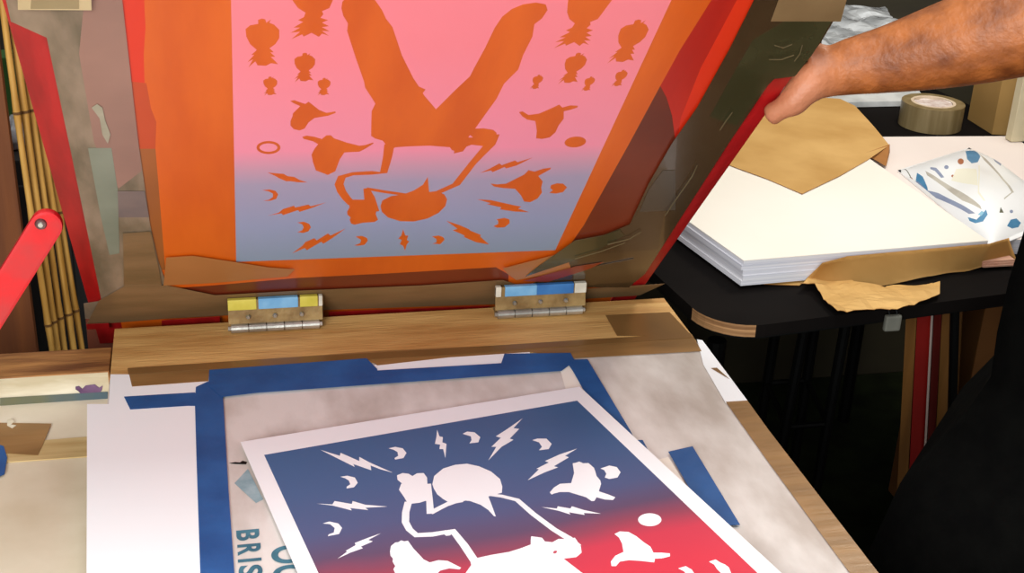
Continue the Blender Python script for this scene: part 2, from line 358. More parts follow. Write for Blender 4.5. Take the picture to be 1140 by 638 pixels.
s6(480, 100, [(325, 552), (390, 523), (455, 488), (470, 500), (560, 468), (575, 480), (680, 448), (570, 502), (500, 522), (490, 512), (410, 547), (400, 535)])
s6(480, 100, [(585, 145), (610, 140), (650, 165), (720, 155), (790, 125), (855, 95), (875, 115), (930, 100), (980, 103), (975, 115), (930, 130), (885, 140), (885, 190), (850, 235), (830, 280), (790, 315), (740, 325), (700, 320), (705, 270), (695, 205), (640, 195), (610, 175)])
S_px.append(c4(480, 100, ell(962, 345, 72, 36, 24, -0.1), 6))
for p in S_px: S_art.append(([art_s(*q) for q in p], []))
S_art[0] = (S_art[0][0], [[art_s(*q) for q in c4(370, 130, [(862, 128), (872, 112), (892, 128)], 5.695)]])
S_art.append(([art_s(*q) for q in c4(270, 100, ell(173, 382, 80, 44), 6)], [[art_s(*q) for q in c4(270, 100, ell(173, 382, 60, 28), 6)]]))
W1 = 0.0085
def sstroke(pts, w=W1, k=5.695, ox=370, oy=130): S_art.append((stroke([art_s(*q) for q in c4(ox, oy, pts, k)], w), []))
sstroke([(362, 170), (350, 250), (325, 350), (250, 352), (130, 358), (60, 378), (42, 425), (58, 470), (90, 515), (125, 550)], [.010, .009, .008, .008, .007, .009, .009, .009, .009, .009])
sstroke([(262, 600), (235, 510), (215, 450)], [.012, .011, .006])
sstroke([(215, 452), (330, 472), (460, 490)], .0055)
sstroke([(1015, 110), (1000, 170), (890, 290), (785, 425), (650, 485)], [.014, .011, .008, .009, .008])
# thistle-headed plants, one outline reused at several sizes
tpl = [art_s(*q) for q in c4(260, 0, [(80, 190), (110, 165), (165, 155), (163, 128), (190, 120), (212, 125), (218, 148), (250, 125), (238, 148), (270, 160), (305, 195), (305, 250), (280, 290), (240, 318), (268, 345), (245, 345), (278, 375), (248, 375), (298, 425), (250, 418), (215, 436), (160, 432), (145, 405), (98, 447), (130, 392), (92, 412), (138, 362), (118, 362), (155, 330), (110, 290), (85, 240)], 6)]
tx = sum(p[0] for p in tpl) / len(tpl); ty0 = min(p[1] for p in tpl); ty1 = max(p[1] for p in tpl)
def plant(pxb, pyb, pxt, pyt, k=1.0):
    b0 = art_s(pxb, pyb); t0 = art_s(pxt, pyt); h = abs(t0[1] - b0[1]); s = h / (ty1 - ty0)
    S_art.append(([(b0[0] + (x - tx) * s * k, b0[1] + (y - ty0) * s) for x, y in tpl], []))
S_art.append((tpl, []))
for a in ((337, 91, 337.5, 58), (300, 106, 300, 84.5), (359, 106, 360, 86), (688, 70, 706, 21), (630, 93, 637, 58), (594, 99, 598, 82.5), (651, 101, 658, 84.5), (685, 96, 694, 77)): plant(*a)
big = c4(260, 0, [(395, 0), (430, 50), (480, 80), (470, 110), (430, 130), (465, 142), (400, 180), (445, 180), (380, 215), (445, 207), (385, 258), (458, 225), (468, 240), (520, 215), (570, 242), (590, 220), (637, 235), (590, 202), (642, 205), (590, 177), (637, 170), (590, 147), (632, 130), (580, 115), (600, 90), (590, 70), (640, 50), (662, 0)], 6)
tb_ = [art_s(*q) for q in big]
topv = tb_[0][1]; ubig = [p[0] for p in tb_]
bigp = tb_ + [(tb_[-1][0] + .003, topv + .02), (tb_[-1][0] - .012, topv + .06), ((tb_[0][0] + tb_[-1][0]) / 2, topv + .07), (tb_[0][0] + .01, topv + .06), (tb_[0][0] - .004, topv + .02)]
S_art.append((bigp, []))
bx = (tb_[0][0] + tb_[-1][0]) / 2; rb = art_s(661, 0)
lowest_b = min(p[1] for p in tb_); lb = art_s(650, 33)
S_art.append(([(p[0] - bx + rb[0] - .003, p[1] - lowest_b + art_s(640, 53)[1]) for p in bigp], []))

# poster: the same picture as printed, traced on the sheet that lies on the board
kP = 0.347 / AW
t0 = P(268, 497); t1 = P(645, 435); pe = (t1 - t0); pe.z = 0; PWID = pe.length; pe.normalize(); pd = Vector((pe.y, -pe.x, 0))
PLEN = 0.60
def poster(u, v, lift=0.0012):
    """sheet coordinates to the table: the near right corner curls up a little"""
    w = max(0.0, v) * max(0.0, u / PWID)
    return t0 + pe * u + pd * v + Vector((0, 0, lift + 0.004 + 0.070 * w))
def poster_uv(px, py):
    u, v = 0.1, 0.1; r = ray(px, py).normalized()
    for _ in range(12):
        q = poster(u, v); n = (pe + Vector((0, 0, .07 * v / PWID))).cross(pd + Vector((0, 0, .07 * u / PWID)))
        h = CAM + r * ((q - CAM).dot(n) / r.dot(n)); d = h - q
        u += d.dot(pe); v += d.dot(pd)
    return (u, v)
ia = poster_uv(294, 506.5); ib = poster_uv(642.5, 446)
P_reg = []
def p6(ox, oy, pts, k=6.0, sm=0):
    q = c4(ox, oy, pts, k)
    if sm: q = smoothp(q, sm)
    P_reg.append(([poster_uv(*a) for a in q], []))
p6(340, 460, [(100, 245), (180, 270), (230, 285), (235, 265), (360, 320), (360, 292), (430, 330), (585, 398), (500, 375), (435, 350), (440, 382), (320, 340), (330, 360), (230, 310)])
p6(340, 460, [(555, 235), (600, 225), (650, 235), (675, 265), (655, 300), (600, 310), (595, 300), (620, 285), (615, 260), (590, 245)])
p6(340, 460, [(232, 425), (280, 418), (330, 430), (350, 465), (325, 495), (275, 503), (275, 492), (300, 475), (290, 450), (265, 435)])
p6(340, 460, [(880, 110), (895, 155), (918, 160), (915, 195), (942, 205), (935, 300), (920, 240), (895, 240), (900, 210), (865, 205), (875, 160)])
p6(500, 440, [(90, 258), (120, 243), (170, 248), (208, 280), (195, 315), (135, 322), (150, 300), (145, 275)])
p6(500, 440, [(490, 155), (430, 220), (468, 225), (405, 290), (430, 298), (350, 345), (262, 435), (315, 345), (282, 345), (345, 285), (312, 275), (390, 225)])
p6(500, 440, [(555, 300), (590, 290), (650, 290), (685, 325), (665, 360), (600, 368), (620, 345), (600, 315)])
p6(500, 440, [(855, 357), (775, 405), (800, 415), (700, 475), (728, 482), (640, 515), (525, 568), (600, 495), (582, 492), (665, 450), (640, 440), (740, 395)])
p6(500, 440, [(825, 455), (845, 452), (870, 443), (895, 455), (930, 453), (950, 470), (967, 485), (975, 505), (985, 540), (1010, 570), (1015, 592), (1000, 642), (1060, 662), (1110, 682), (1095, 700), (1040, 697), (985, 682), (970, 707), (950, 707), (915, 682), (850, 662), (800, 647), (740, 647), (700, 657), (685, 664), (672, 650), (700, 617), (740, 592), (815, 587), (835, 520)])
p6(500, 440, [(1010, 490), (1070, 470), (1120, 480), (1145, 515), (1125, 550), (1070, 560), (1040, 550), (1050, 525), (1035, 500)])
head = c4(340, 460, [(848, 475), (860, 420), (920, 370), (1000, 345), (1080, 338)], 6) + c4(500, 440, [(200, 475), (280, 510), (340, 560), (355, 610)], 6) + c4(500, 532, [(352, 100), (262, 125), (280, 170), (312, 258), (300, 257), (262, 215), (210, 180), (140, 155), (110, 152), (60, 165), (0, 187)], 6) + c4(340, 532, [(960, 165), (920, 142), (880, 110), (857, 70)], 6)
P_reg.append(([poster_uv(*a) for a in head], []))
torso = c4(500, 532, [(190, 535), (280, 515), (400, 495), (480, 470), (545, 445), (545, 420), (548, 390), (620, 400), (640, 425), (690, 430), (730, 408), (790, 410), (840, 400), (880, 460), (885, 500), (850, 530), (765, 540), (830, 590), (890, 636), (950, 690), (60, 760), (85, 680), (110, 636), (150, 580), (135, 540)], 6)
P_reg.append(([poster_uv(*a) for a in torso], [[poster_uv(*a) for a in c4(500, 532, ell(708, 496, 14, 9, 10, -.4), 6)]]))
def pst(ox, oy, pts, w, k=6.0): P_reg.append((stroke([poster_uv(*a) for a in c4(ox, oy, pts, k)], w), []))
pst(500, 532, [(270, 112), (350, 122), (455, 148), (560, 240), (700, 345), (800, 405), (850, 460)], [.0045, .005, .0055, .0058, .006, .007, .010])
pst(340, 532, [(688, 160), (670, 230), (668, 295), (695, 345), (740, 383), (850, 378), (985, 355), (1060, 450), (1130, 555), (1150, 600)], [.007, .0068, .0068, .0066, .007, .007, .0075, .0075, .0075, .010])
pst(340, 532, [(818, 40), (828, 130), (835, 240)], [.006, .006, .007])
pst(340, 532, [(835, 235), (900, 200), (970, 165), (1050, 152)], [.006, .006, .006, .005])
p6(340, 532, [(924, 375), (940, 388), (965, 385), (985, 370), (980, 350), (930, 350)])
fist = c4(340, 460, [(612, 415), (650, 400), (690, 405), (715, 420), (745, 402), (790, 400), (812, 430), (815, 480), (840, 530), (848, 580)], 6) + c4(340, 532, [(825, 155), (800, 155), (760, 167), (700, 174), (680, 165), (660, 130), (625, 80), (640, 40)], 6) + c4(340, 460, [(645, 470), (615, 445)], 6)
P_reg.append(([poster_uv(*a) for a in fist], []))
p6(340, 532, [(75, 172), (180, 178), (195, 155), (310, 175), (315, 155), (400, 180), (550, 192), (400, 200), (420, 215), (300, 202), (310, 218), (220, 195), (180, 185)])
p6(340, 532, [(115, 305), (160, 292), (220, 305), (245, 335), (225, 375), (150, 390), (155, 378), (190, 365), (195, 335), (165, 310)])
p6(340, 532, [(505, 370), (420, 415), (450, 425), (370, 460), (385, 470), (300, 500), (215, 540), (280, 492), (268, 488), (335, 450), (330, 435), (420, 400)])
p6(340, 532, [(565, 490), (572, 455), (600, 432), (620, 430), (640, 418), (660, 424), (685, 420), (720, 470), (790, 545), (830, 565), (890, 550), (950, 555), (1040, 600), (1030, 612), (960, 605), (900, 620), (880, 640), (850, 700), (640, 700), (600, 640), (588, 610), (600, 590), (582, 560), (585, 540), (568, 520)])
p6(500, 532, [(615, 195), (720, 205), (725, 190), (810, 205), (820, 190), (900, 215), (1015, 240), (900, 235), (905, 248), (800, 230), (810, 245), (730, 220)])
P_reg.append(([poster_uv(*a) for a in c4(650, 532, ell(440, 280, 78, 43), 6)], []))
p6(650, 532, [(205, 375), (240, 358), (300, 362), (350, 390), (400, 430), (445, 460), (465, 500), (520, 500), (575, 505), (575, 525), (520, 538), (475, 540), (470, 565), (380, 555), (300, 550), (240, 560), (215, 590), (185, 590), (180, 560), (210, 520), (265, 495), (255, 440), (235, 400)])
p6(650, 532, [(835, 560), (880, 545), (910, 565), (945, 580), (970, 600), (985, 640), (940, 660), (890, 610), (870, 580)])
p6(650, 532, [(630, 605), (680, 590), (720, 612), (745, 650), (700, 670), (670, 625)])
# the part of the poster below the photo's edge repeats the stencil's shapes
def s2p(u, v): return (ia[0] + u * kP, ia[1] + (v) * kP)
vl0, vl1 = poster_uv(347, 646), poster_uv(838, 646)
def vlim(u): return vl0[1] + (vl1[1] - vl0[1]) * (u - vl0[0]) / (vl1[0] - vl0[0])
for poly, holes in S_art:
    q = [s2p(*a) for a in poly]
    if min(v - vlim(u) for u, v in q) > 0: P_reg.append((q, [[s2p(*a) for a in h] for h in holes]))
P_reg.append(([(a[0], max(a[1], vlim(a[0]))) for a in [s2p(*a) for a in S_art[0][0]]], []))
ink_blue = ramp_mat('poster_ink', [(0.0, (58, 102, 150)), (0.13, (72, 100, 144)), (0.20, (82, 94, 134)), (0.243, (98, 78, 106)), (0.268, (146, 70, 90)), (0.292, (202, 62, 82)), (0.34, (216, 60, 78)), (1.0, (220, 60, 72))], 0.35, 0.04, 6.0, slope=-0.10)
inkv = lambda u, v: (u, v)
rect = [(ia[0], ia[1]), (ib[0], ib[1]), (ib[0], 0.535), (ia[0], 0.535)]
regs = [(rect, 1, [])] + [(p, 0, h) for p, h in P_reg]
# keep every shape inside the printed rectangle
o = panel('art_poster', [(0, 0), (PWID, 0), (PWID, PLEN), (0, PLEN)], regs, poster, [white_paper, ink_blue], None, 14, inkv, thick=((0, 0, -0.0004), 0), smooth=False)
tag(o, 'freshly printed blue and red poster with white silhouettes lying on the printing board', 'poster')

# ================================================================== raised screen
screen = empty('printing_screen', SW(-0.015, 0.0), 'raised red silkscreen frame with orange stencil and pink and blue ink', 'silkscreen')
FL, FR, FB, FT = -0.351, 0.3285, -0.090, 0.735; BW = 0.033; BD = 0.036
def sbox(bm, x0, x1, s0, s1, b0, b1):
    hexa(bm, [SW(x0, s0, b0), SW(x1, s0, b0), SW(x1, s1, b0), SW(x0, s1, b0)], [SW(x0, s0, b1), SW(x1, s0, b1), SW(x1, s1, b1), SW(x0, s1, b1)])
for x0, x1, s0, s1 in ((FL, FL + BW, FB, FT), (FR - BW, FR, FB, FT), (FL + BW, FR - BW, FB, FB + BW), (FL + BW, FR - BW, FT - BW, FT)):
    bm = B(); sbox(bm, x0, x1, s0, s1, 0, BD); obj('frame_bar', bm, red_paint, screen, bevel=0.0012)
orange = mat('orange_stencil', (218, 92, 10), (230, 104, 18), 5, 0.4, 0.02, stretch=(5, 1, 1))
ink_s = ramp_mat('screen_ink', [(0.0, (142, 164, 184)), (0.10, (158, 166, 196)), (0.20, (176, 162, 186)), (0.235, (214, 158, 178)), (0.27, (252, 150, 172)), (0.45, (255, 138, 148)), (1.0, (255, 132, 142))], 0.4, 0.02, 4.0)
darkred = mat('red_mesh', (180, 28, 12), (200, 38, 18), 4, 0.4, stretch=(6, 1, 1))
brightred = mat('bright_red_mesh', (222, 46, 12), (230, 54, 16), 5, 0.4)
rust = mat('rust_mesh', (104, 36, 14), (130, 48, 20), 5, 0.4)
rust2 = mat('brown_mesh', (150, 84, 34), (172, 96, 40), 5, 0.4)
sm = [orange, ink_s, darkred, brightred, rust, rust2, mat('burnt_orange_mesh', (190, 62, 20), (204, 76, 28), 5, 0.4)]
Sq = lambda pts: [SQ(*p) for p in pts]
sregs = [
 (Sq([(130, -10), (160, -10), (162, 30), (160, 60), (161, 92), (146, 92)]), 3, []),
 (Sq([(145, 90), (163, 92), (168, 120), (174, 135), (173, 165), (150, 165)]), 6, []),
 (Sq([(145, 165), (173, 165), (176, 200), (180, 250), (184, 300), (160, 300)]), 5, []),
 (Sq([(794, -4), (757, 55), (735, 95), (700, 160), (680, 196), (650, 250), (636, 270), (628, 300), (720, 300), (760, 160), (860, -4)]), 2, []),
 (Sq([(735, 95), (700, 160), (680, 196), (650, 250), (636, 270), (628, 300), (700, 300), (748, 180), (752, 158), (748, 128), (742, 108)]), 4, []),
 (Sq([(822, -4), (846, -4), (800, 80), (772, 132), (753, 162), (758, 130), (780, 75)]), 3, []),
 (Sq([(170, 322), (240, 317), (330, 309), (430, 304), (552, 297), (566, 305), (566, 330), (170, 350)]), 4, []),
 (([tuple(screen_from_art(0, 0)), tuple(screen_from_art(AW, 0)), SQ(747, 0), (SQ(747, 0)[0] - .001, .70), (SQ(257, 0)[0], .70)]), 1, []),
]
for poly, holes in S_art: sregs.append(([tuple(screen_from_art(*q)) for q in poly], 0, [[tuple(screen_from_art(*q)) for q in h] for h in holes]))
panel('stencil_mesh', [(FL + .031, FB + .03), (FR - .035, FB + .03), (FR - .035, FT - .01), (FL + .031, FT - .01)], sregs, lambda x, s: SW(x, s, -0.0006), sm, screen, None,
      lambda x, s: ((Vector((x, s)) - a0).dot(ae), (Vector((x, s)) - a0).dot(an)))
tape_grey = mat('grey_tape', (112, 98, 76), (154, 132, 110), 13, 0.35, 0.1, stretch=(3, 1, 1), detail=6)
tape_pink = mat('pink_grey_tape', (150, 112, 98), (166, 124, 108), 8, 0.4, 0.05)
tape_green = mat('greenish_tape', (120, 126, 108), (140, 144, 126), 10, 0.4, 0.05)
tape_slate = mat('slate_patch', (112, 98, 96), (126, 108, 102), 30, 0.4)
tape_brown = mat('brown_screen_tape', (118, 92, 60), (140, 108, 74), 7, 0.35, 0.1, stretch=(1, 4, 4))
tape_tan = mat('tan_screen_tape', (170, 108, 56), (186, 120, 66), 7, 0.35, 0.05)
tape_olive = mat('olive_tape', (62, 46, 27), (80, 60, 38), 6, 0.25, 0.1, coat=0.3)
tape_olive2 = mat('green_olive_tape', (62, 58, 34), (78, 74, 48), 9, 0.25, 0.1, coat=0.3)
tape_cream = mat('cream_tape', (196, 172, 128), (212, 190, 146), 12, 0.5)
lev = [0.0012]
def stape(pts, m, name='tape_strip', label=None):
    lev[0] += 0.00022
    o = slab(name, [SP(x, y, -lev[0]) for x, y in pts], SB, 0.00018, m, screen)
    if label: o['label'] = label
    return o
stape([(12, 24), (0, -30), (134, -30), (136, 0), (144, 70), (153, 150), (160, 200), (167, 250), (176, 290), (186, 318), (184, 345), (183, 352), (120, 358), (119, 356), (95, 355), (93, 338), (113, 335), (78, 165), (52, 42)], tape_grey, label='grey brown parcel tape on left margin')
stape([(94, 0), (136, 0), (144, 70), (153, 150), (158, 190), (132, 210), (105, 160), (88, 60)], tape_pink)
stape([(98, 165), (124, 165), (131, 210), (133, 282), (122, 284), (112, 240)], tape_green)
stape([(131, 213), (161, 213), (166, 242), (132, 242)], tape_slate)
stape([(102, 120), (108, 116), (114, 120), (117, 134), (123, 150), (120, 160), (114, 150), (111, 132)], mat('pale_smear', (156, 150, 128), (176, 168, 146), 40, .5), 'paint_smear')
stape([(137, 260), (168, 258), (177, 300), (180, 318), (138, 322)], tape_brown)
stape([(110, 335), (140, 318), (186, 318), (240, 329), (330, 324), (470, 318), (560, 312), (600, 325), (740, 316), (712, 329), (600, 336), (545, 339), (365, 345), (182, 355), (96, 362)], tape_brown, label='brown parcel tape along the hinge edge')
stape([(185, 287), (215, 285), (262, 292), (300, 298), (328, 300), (320, 308), (240, 315), (182, 318)], tape_tan)
stape([(560, 299), (618, 284), (632, 278), (650, 284), (640, 300), (575, 312), (566, 306)], tape_tan)
stape([(842, -5), (812, 55), (776, 120), (748, 160), (722, 205), (701, 250), (672, 262), (640, 268), (630, 282), (636, 300), (600, 312), (585, 320), (700, 320), (718, 305), (811, 160), (855, 95), (862, 88), (885, 85), (914, 47), (942, 0), (945, -10)], tape_olive, label='dark olive parcel tape on right margin')
stape([(790, 130), (812, 90), (838, 45), (880, 20), (928, 20), (905, 60), (885, 85), (858, 88), (820, 140)], tape_olive2)
stape([(738, 190), (752, 190), (752, 234), (712, 236), (722, 212)], mat('grey_olive', (76, 66, 54), (86, 74, 60), 9, 0.3))
stape([(640, 268), (672, 262), (690, 256), (695, 262), (655, 285), (600, 303), (585, 308), (600, 296)], tape_olive2)
stape([(590, 318), (650, 299), (706, 288), (690, 306), (640, 326), (600, 326)], tape_olive)
stape([(582, 313), (640, 297), (672, 292), (655, 300), (610, 314)], mat('dull_red_tape', (130, 44, 18), (146, 54, 24), 9, 0.3))
stape([(858, 24), (874, -20), (948, -20), (936, 24)], mat('tan_corner_tape', (130, 104, 70), (150, 122, 84), 12, 0.3))
stape([(19, -20), (101, -20), (102, 11.5), (20, 11)], tape_cream, label='cream tape across the corner')
stape([(36, -20), (88, -20), (88, 10), (34, 10)], mat('khaki_tape', (150, 130, 92), (166, 146, 106), 12, 0.5))
stape([(180, 357), (245, 352.5), (245, 360), (180, 364)], red_paint); stape([(96, 361), (121, 360), (122, 366), (97, 367)], red_paint)
stape([(366, 347.5), (545, 340.5), (545, 346), (366, 353.5)], red_paint)
# light scratches on the right margin tape
scr = mat('scratch', (112, 98, 68), None, 5, 0.4)
for a in ([(676, 272), (700, 266), (714, 258), (714.3, 258.6), (700.5, 267), (677, 273)], [(640, 288), (668, 280), (696, 270), (696.2, 270.8), (668, 281), (640, 289)], [(740, 240), (752, 222), (764, 205), (764.6, 205.5), (752.8, 223), (740.7, 240.7)], [(758, 214), (770, 196), (776, 184), (776.6, 184.5), (771, 197), (758.6, 214.6)], [(801, 145), (808, 134), (815, 125), (815.6, 125.5), (808.7, 135), (801.8, 145.6)], [(862, 50), (872, 53), (882, 49), (882, 50), (872, 54), (862, 51)], [(856, 66), (870, 66), (884, 61), (884, 62), (870, 67), (856, 67)], [(884, 68), (890, 60), (893, 50), (893.8, 50.4), (891, 60.5), (884.7, 68.8)]):
    stape(a, scr, 'tape_scratch')

# ================================================================== hinges
def hinge(px0, px1, pyb, dirt, label):
    a = P(px0, pyb, 0.001); b = P(px1, pyb - (px1 - px0) * .052, 0.001); x0, x1 = a.x, b.x; y = (a.y + b.y) / 2
    h = empty('screen_hinge', ((x0 + x1) / 2, y, 0.0006), label, 'hinge', 'hinges between the plank and the screen')
    n = 5; w = (x1 - x0) / n
    for i in range(n):
        bm = B(); tube(bm, [(x0 + i * w + .0006, y, .0072), (x0 + (i + 1) * w - .0006, y, .0072)], .0055, 14); obj('knuckle', bm, steel, h, smooth=False)
    bm = B(); tube(bm, [(x0 - .003, y, .0072), (x1 + .003, y, .0072)], .003, 10); obj('hinge_pin', bm, steel, h)
    bm = B(); box(bm, (x0 + .001, y + .002, .0008), (x1 - .001, y + .030, .0035)); obj('plank_leaf', bm, brass, h, bevel=.0005)
    t = .0035
    # leaf screwed to the frame's edge
    bm = B(); lo = [Vector((x0 - .002, y + .001, .012)), Vector((x1 + .004, y + .001, .012)), Vector((x1 + .004, y + .004, .030)), Vector((x0 - .002, y + .004, .030))]
    hexa(bm, lo, [p + Vector((0, t, 0)) for p in lo]); leaf = obj('frame_leaf', bm, brass, h, bevel=.0006)
    bm = B(); box(bm, (x0 - .002, y + .003, .030), (x1 + .005, y + .0075, .0415)); blk = obj('hinge_block', bm, brass, h, bevel=.001)
    for f0, f1, m in dirt:
        xa, xb = x0 - .002 + (x1 - x0 + .006) * f0, x0 - .002 + (x1 - x0 + .006) * f1
        bm = B(); box(bm, (xa, y + .0018, .0295), (xb, y + .0085, .0428)); obj('tape_wrap', bm, m, blk, bevel=.001)
    for f in (.2, .5, .8):
        bm = B(); cx = x0 + (x1 - x0) * f; bmesh.ops.create_cone(bm, cap_ends=True, segments=12, radius1=.003, radius2=.002, depth=.002, matrix=Matrix.Translation((cx, y - .0005, .021)) @ Matrix.Rotation(math.pi / 2, 4, 'X')); obj('screw', bm, steel, leaf)
    return h
yel = mat('yellow_tape', (190, 176, 60), (214, 200, 90), 30, 0.5); lbl = mat('light_blue_tape', (90, 150, 196), (130, 180, 214), 30, 0.5); wht = mat('dirty_white_tape', (190, 184, 168), (222, 216, 200), 30, 0.5); mbl = mat('mid_blue_tape', (36, 96, 160), (60, 120, 180), 30, 0.5)
hinge(257, 356, 371, [(0, .30, yel), (.32, .74, lbl), (.76, .95, yel), (.96, 1.0, wht)], 'left screen hinge wrapped in yellow and light blue tape')
hinge(553, 648, 355, [(0, .06, wht), (.10, .45, lbl), (.45, .86, mbl), (.87, 1.0, wht)], 'right screen hinge wrapped in blue tape with white ends')

# ================================================================== red lever at the left
def LZ(px, py, Y=-0.16): return PY(px, py, Y)
lever = empty('red_lever', (-.62, -.16, ZB), 'glossy red metal lever bar with rounded end and one rivet, rising at far left', 'lever')
c0 = LZ(52, 250); c1 = LZ(-115, 517); c1 = c0 + (c1 - c0) * ((ZB + .022 - c0.z) / (c1.z - c0.z)); ax = (c1 - c0).normalized(); nn = Vector((-ax.z, 0, ax.x)); hw = 0.0158
prof = [c0 + (-ax * math.cos(t) + nn * math.sin(t)) * hw for t in [math.pi * (i / 12 - .5) for i in range(13)]]
prof = prof + [c1 + nn * hw, c1 - nn * hw]
bm = B(); hexa(bm, [p + Vector((0, -.006, 0)) for p in prof], [p + Vector((0, .006, 0)) for p in prof]); lbar = obj('lever_bar', bm, red_lever, lever, bevel=.003)
rv = LZ(46, 247)
bm = B(); bmesh.ops.create_cone(bm, cap_ends=True, segments=20, radius1=.0062, radius2=.0050, depth=.003, matrix=Matrix.Translation((rv.x, -.167, rv.z)) @ Matrix.Rotation(math.pi / 2, 4, 'X')); obj('rivet', bm, mat('dark_rivet', (70, 20, 22), (120, 90, 90), 90, .4, metal=.5), lbar)
bm = B(); bmesh.ops.create_cone(bm, cap_ends=True, segments=16, radius1=.0032, radius2=.0024, depth=.002, matrix=Matrix.Translation((rv.x, -.169, rv.z)) @ Matrix.Rotation(math.pi / 2, 4, 'X')); obj('rivet', bm, steel, lbar)
bm = B(); box(bm, (c1.x - .05, -.19, ZB + .0002), (c1.x + .012, -.167, ZB + .045)); obj('clamp_base', bm, red_side, lever, bevel=.003)

# ================================================================== bamboo canes and things at far left
Yb = 0.30
canes = [(2, 33, 57), (9, 39, 64), (15, 45, 71), (21, 51, 79), (27, 58, 87)]
for i, (xt, xm, xb) in enumerate(canes):
    yy = Yb + i * 0.015
    a = PY(xt, 0, yy); b = PY(xb, 375, yy); d = (a - b).normalized(); b = b - d * ((b.z - FLOOR) / d.z); a = a + d * .16; L = (a - b).length
    names = ['leftmost of them', 'second from the left', 'the middle one', 'second from the right', 'rightmost of them']
    root = empty('bamboo_cane', b, 'thin yellow bamboo cane standing behind the screen at left, ' + names[i], 'bamboo cane', 'bamboo canes behind the screen')
    n = 9; ps = []; rs = []
    for k in range(n * 6 + 1):
        t = k / (n * 6); p = b + d * (L * t) + Vector((math.sin(t * 7 + i) * .0025, 0, 0)); ps.append(p); rs.append(.0043 + .0006 * (i % 2) + (.0008 if k % 6 == 0 else 0))
    bm = B(); tube(bm, ps, rs, 8); obj('cane', bm, bamboo_m, root, smooth=True)
    for k in range(6, n * 6, 6):
        bm = B(); tube(bm, [ps[k] - d * .0018, ps[k] + d * .0018], rs[k] + .0005, 8); obj('node_ring', bm, bamboo_node, root)
# brown wooden panel standing at the left
pa = PY(0, 385, 0.45).x; q0 = PY(-60, 385, .45); q1 = PY(31, 385, .45); q2 = PY(7, 90, .45)
bm = B(); lo = [Vector((q0.x, .45, FLOOR)), Vector((q1.x + .02, .45, FLOOR)), Vector((q2.x - .012, .45, .8)), Vector((q0.x - .05, .45, .8))]
hexa(bm, lo, [p + Vector((0, .02, 0)) for p in lo]); o = obj('wood_sheet', bm, brown_panel, None, bevel=.001); tag(o, 'reddish brown wooden panel leaning upright at the far left edge', 'wood sheet')
bm = B(); g = PY(6, 82, .62); box(bm, (g.x - .10, .60, .0), (g.x + .008, .66, g.z + .03))
for v in bm.verts: v.co.z = max(v.co.z, g.z - .05)
o = None; bm.free()
shelf = None
a = PY(95, 354, .085); b = PY(150, 354, .085)
bm = B(); box(bm, (a.x, .085, FLOOR), (b.x, .10, a.z)); tag(obj('wooden_board', bm, mat('rust_board', (92, 38, 16), (112, 50, 22), 5, .6), None, bevel=.001), 'dark reddish brown board upright behind the lower left corner of the raised screen', 'board')
# dark cabinet that carries the green box and the white bottle
cb = empty('dark_cabinet', (PY(20, 200, .72).x, .80, FLOOR), 'tall dark cabinet in shadow behind the bamboo canes', 'cabinet')
zc = PY(14, 165, .66).z
xa = PY(-40, 200, .72).x - .1; xb_ = PY(60, 200, .72).x + .05
bm = B(); box(bm, (xa, .60, FLOOR), (xb_, 1.0, zc)); obj('cabinet_body', bm, mat('cabinet_black', (9, 7, 6), (14, 11, 9), 5, .8), cb, bevel=.003)
bm = B(); box(bm, (xa + .02, .592, FLOOR + .08), (xb_ - .02, .60, zc - .04)); obj('cabinet_door', bm, mat('cabinet_black', (9, 7, 6)), cb, bevel=.002)
wb = PY(14, 140, .66)
t = empty('white_bag', (wb.x, .66, zc), 'small crumpled white plastic bag glimpsed behind the bamboo canes at left', 'bag')
bm = B(); bmesh.ops.create_icosphere(bm, subdivisions=4, radius=1)
for v in bm.verts:
    n_ = noise.noise(v.co * 3) * .25 + noise.noise(v.co * 8) * .08
    v.co = Vector((wb.x + v.co.x * .022 * (1 + n_), .66 + v.co.y * .03, zc + .026 + v.co.z * .026 * (1 + n_)))
obj('bag_body', bm, mat('dim_white_plastic', (120, 120, 124), (170, 170, 172), 20, .4), t, smooth=True)
bm = B(); g = PY(4, 95, .68); box(bm, (g.x - .06, .69, zc), (g.x + .013, .74, PY(4, 66, .68).z)); o = obj('green_box', bm, mat('green_card', (36, 76, 26), (50, 92, 34), 6, .6), None, bevel=.002); tag(o, 'dull green box in the shadows at the upper left edge', 'box')

# ================================================================== side table at the right
ZT = -0.075
st = empty('side_table', (0.9, 0.55, FLOOR), 'black laminate side table with rounded corners and worn plywood edge', 'table')
fe = (Vector((.829, .093)) - Vector((.522, .053))).normalized(); fn = Vector((-fe.y, fe.x))
TO = Vector((.452, .045))
def TT(u, v): q = TO + fe * u + fn * v; return q
def rr(w, d, r, n=8):
    out = []
    for cx, cy, a0_ in ((r, r, math.pi), (w - r, r, 1.5 * math.pi), (w - r, d - r, 0), (r, d - r, .5 * math.pi)):
        for i in range(n + 1): a = a0_ + .5 * math.pi * i / n; out.append(TT(cx + r * math.cos(a), cy + r * math.sin(a)))
    return out
ol = rr(1.05, 1.12, .075)
bm = B(); lo = [Vector((p.x, p.y, ZT - .018)) for p in ol]; hi = [Vector((p.x, p.y, ZT)) for p in ol]
hexa(bm, lo, hi, 0, 1)
for f in bm.faces:
    c = f.calc_center_median()
    if abs(f.normal.z) < .5: f.material_index = 1 if (Vector((c.x, c.y)) - TO).length < .115 and len(f.verts) == 4 and abs(c.z - (ZT - .009)) < .01 and c.x < .505 else 0
ttop = obj('table_top', bm, [black_lam, ply_edge], st, bevel=0)
bm = B()
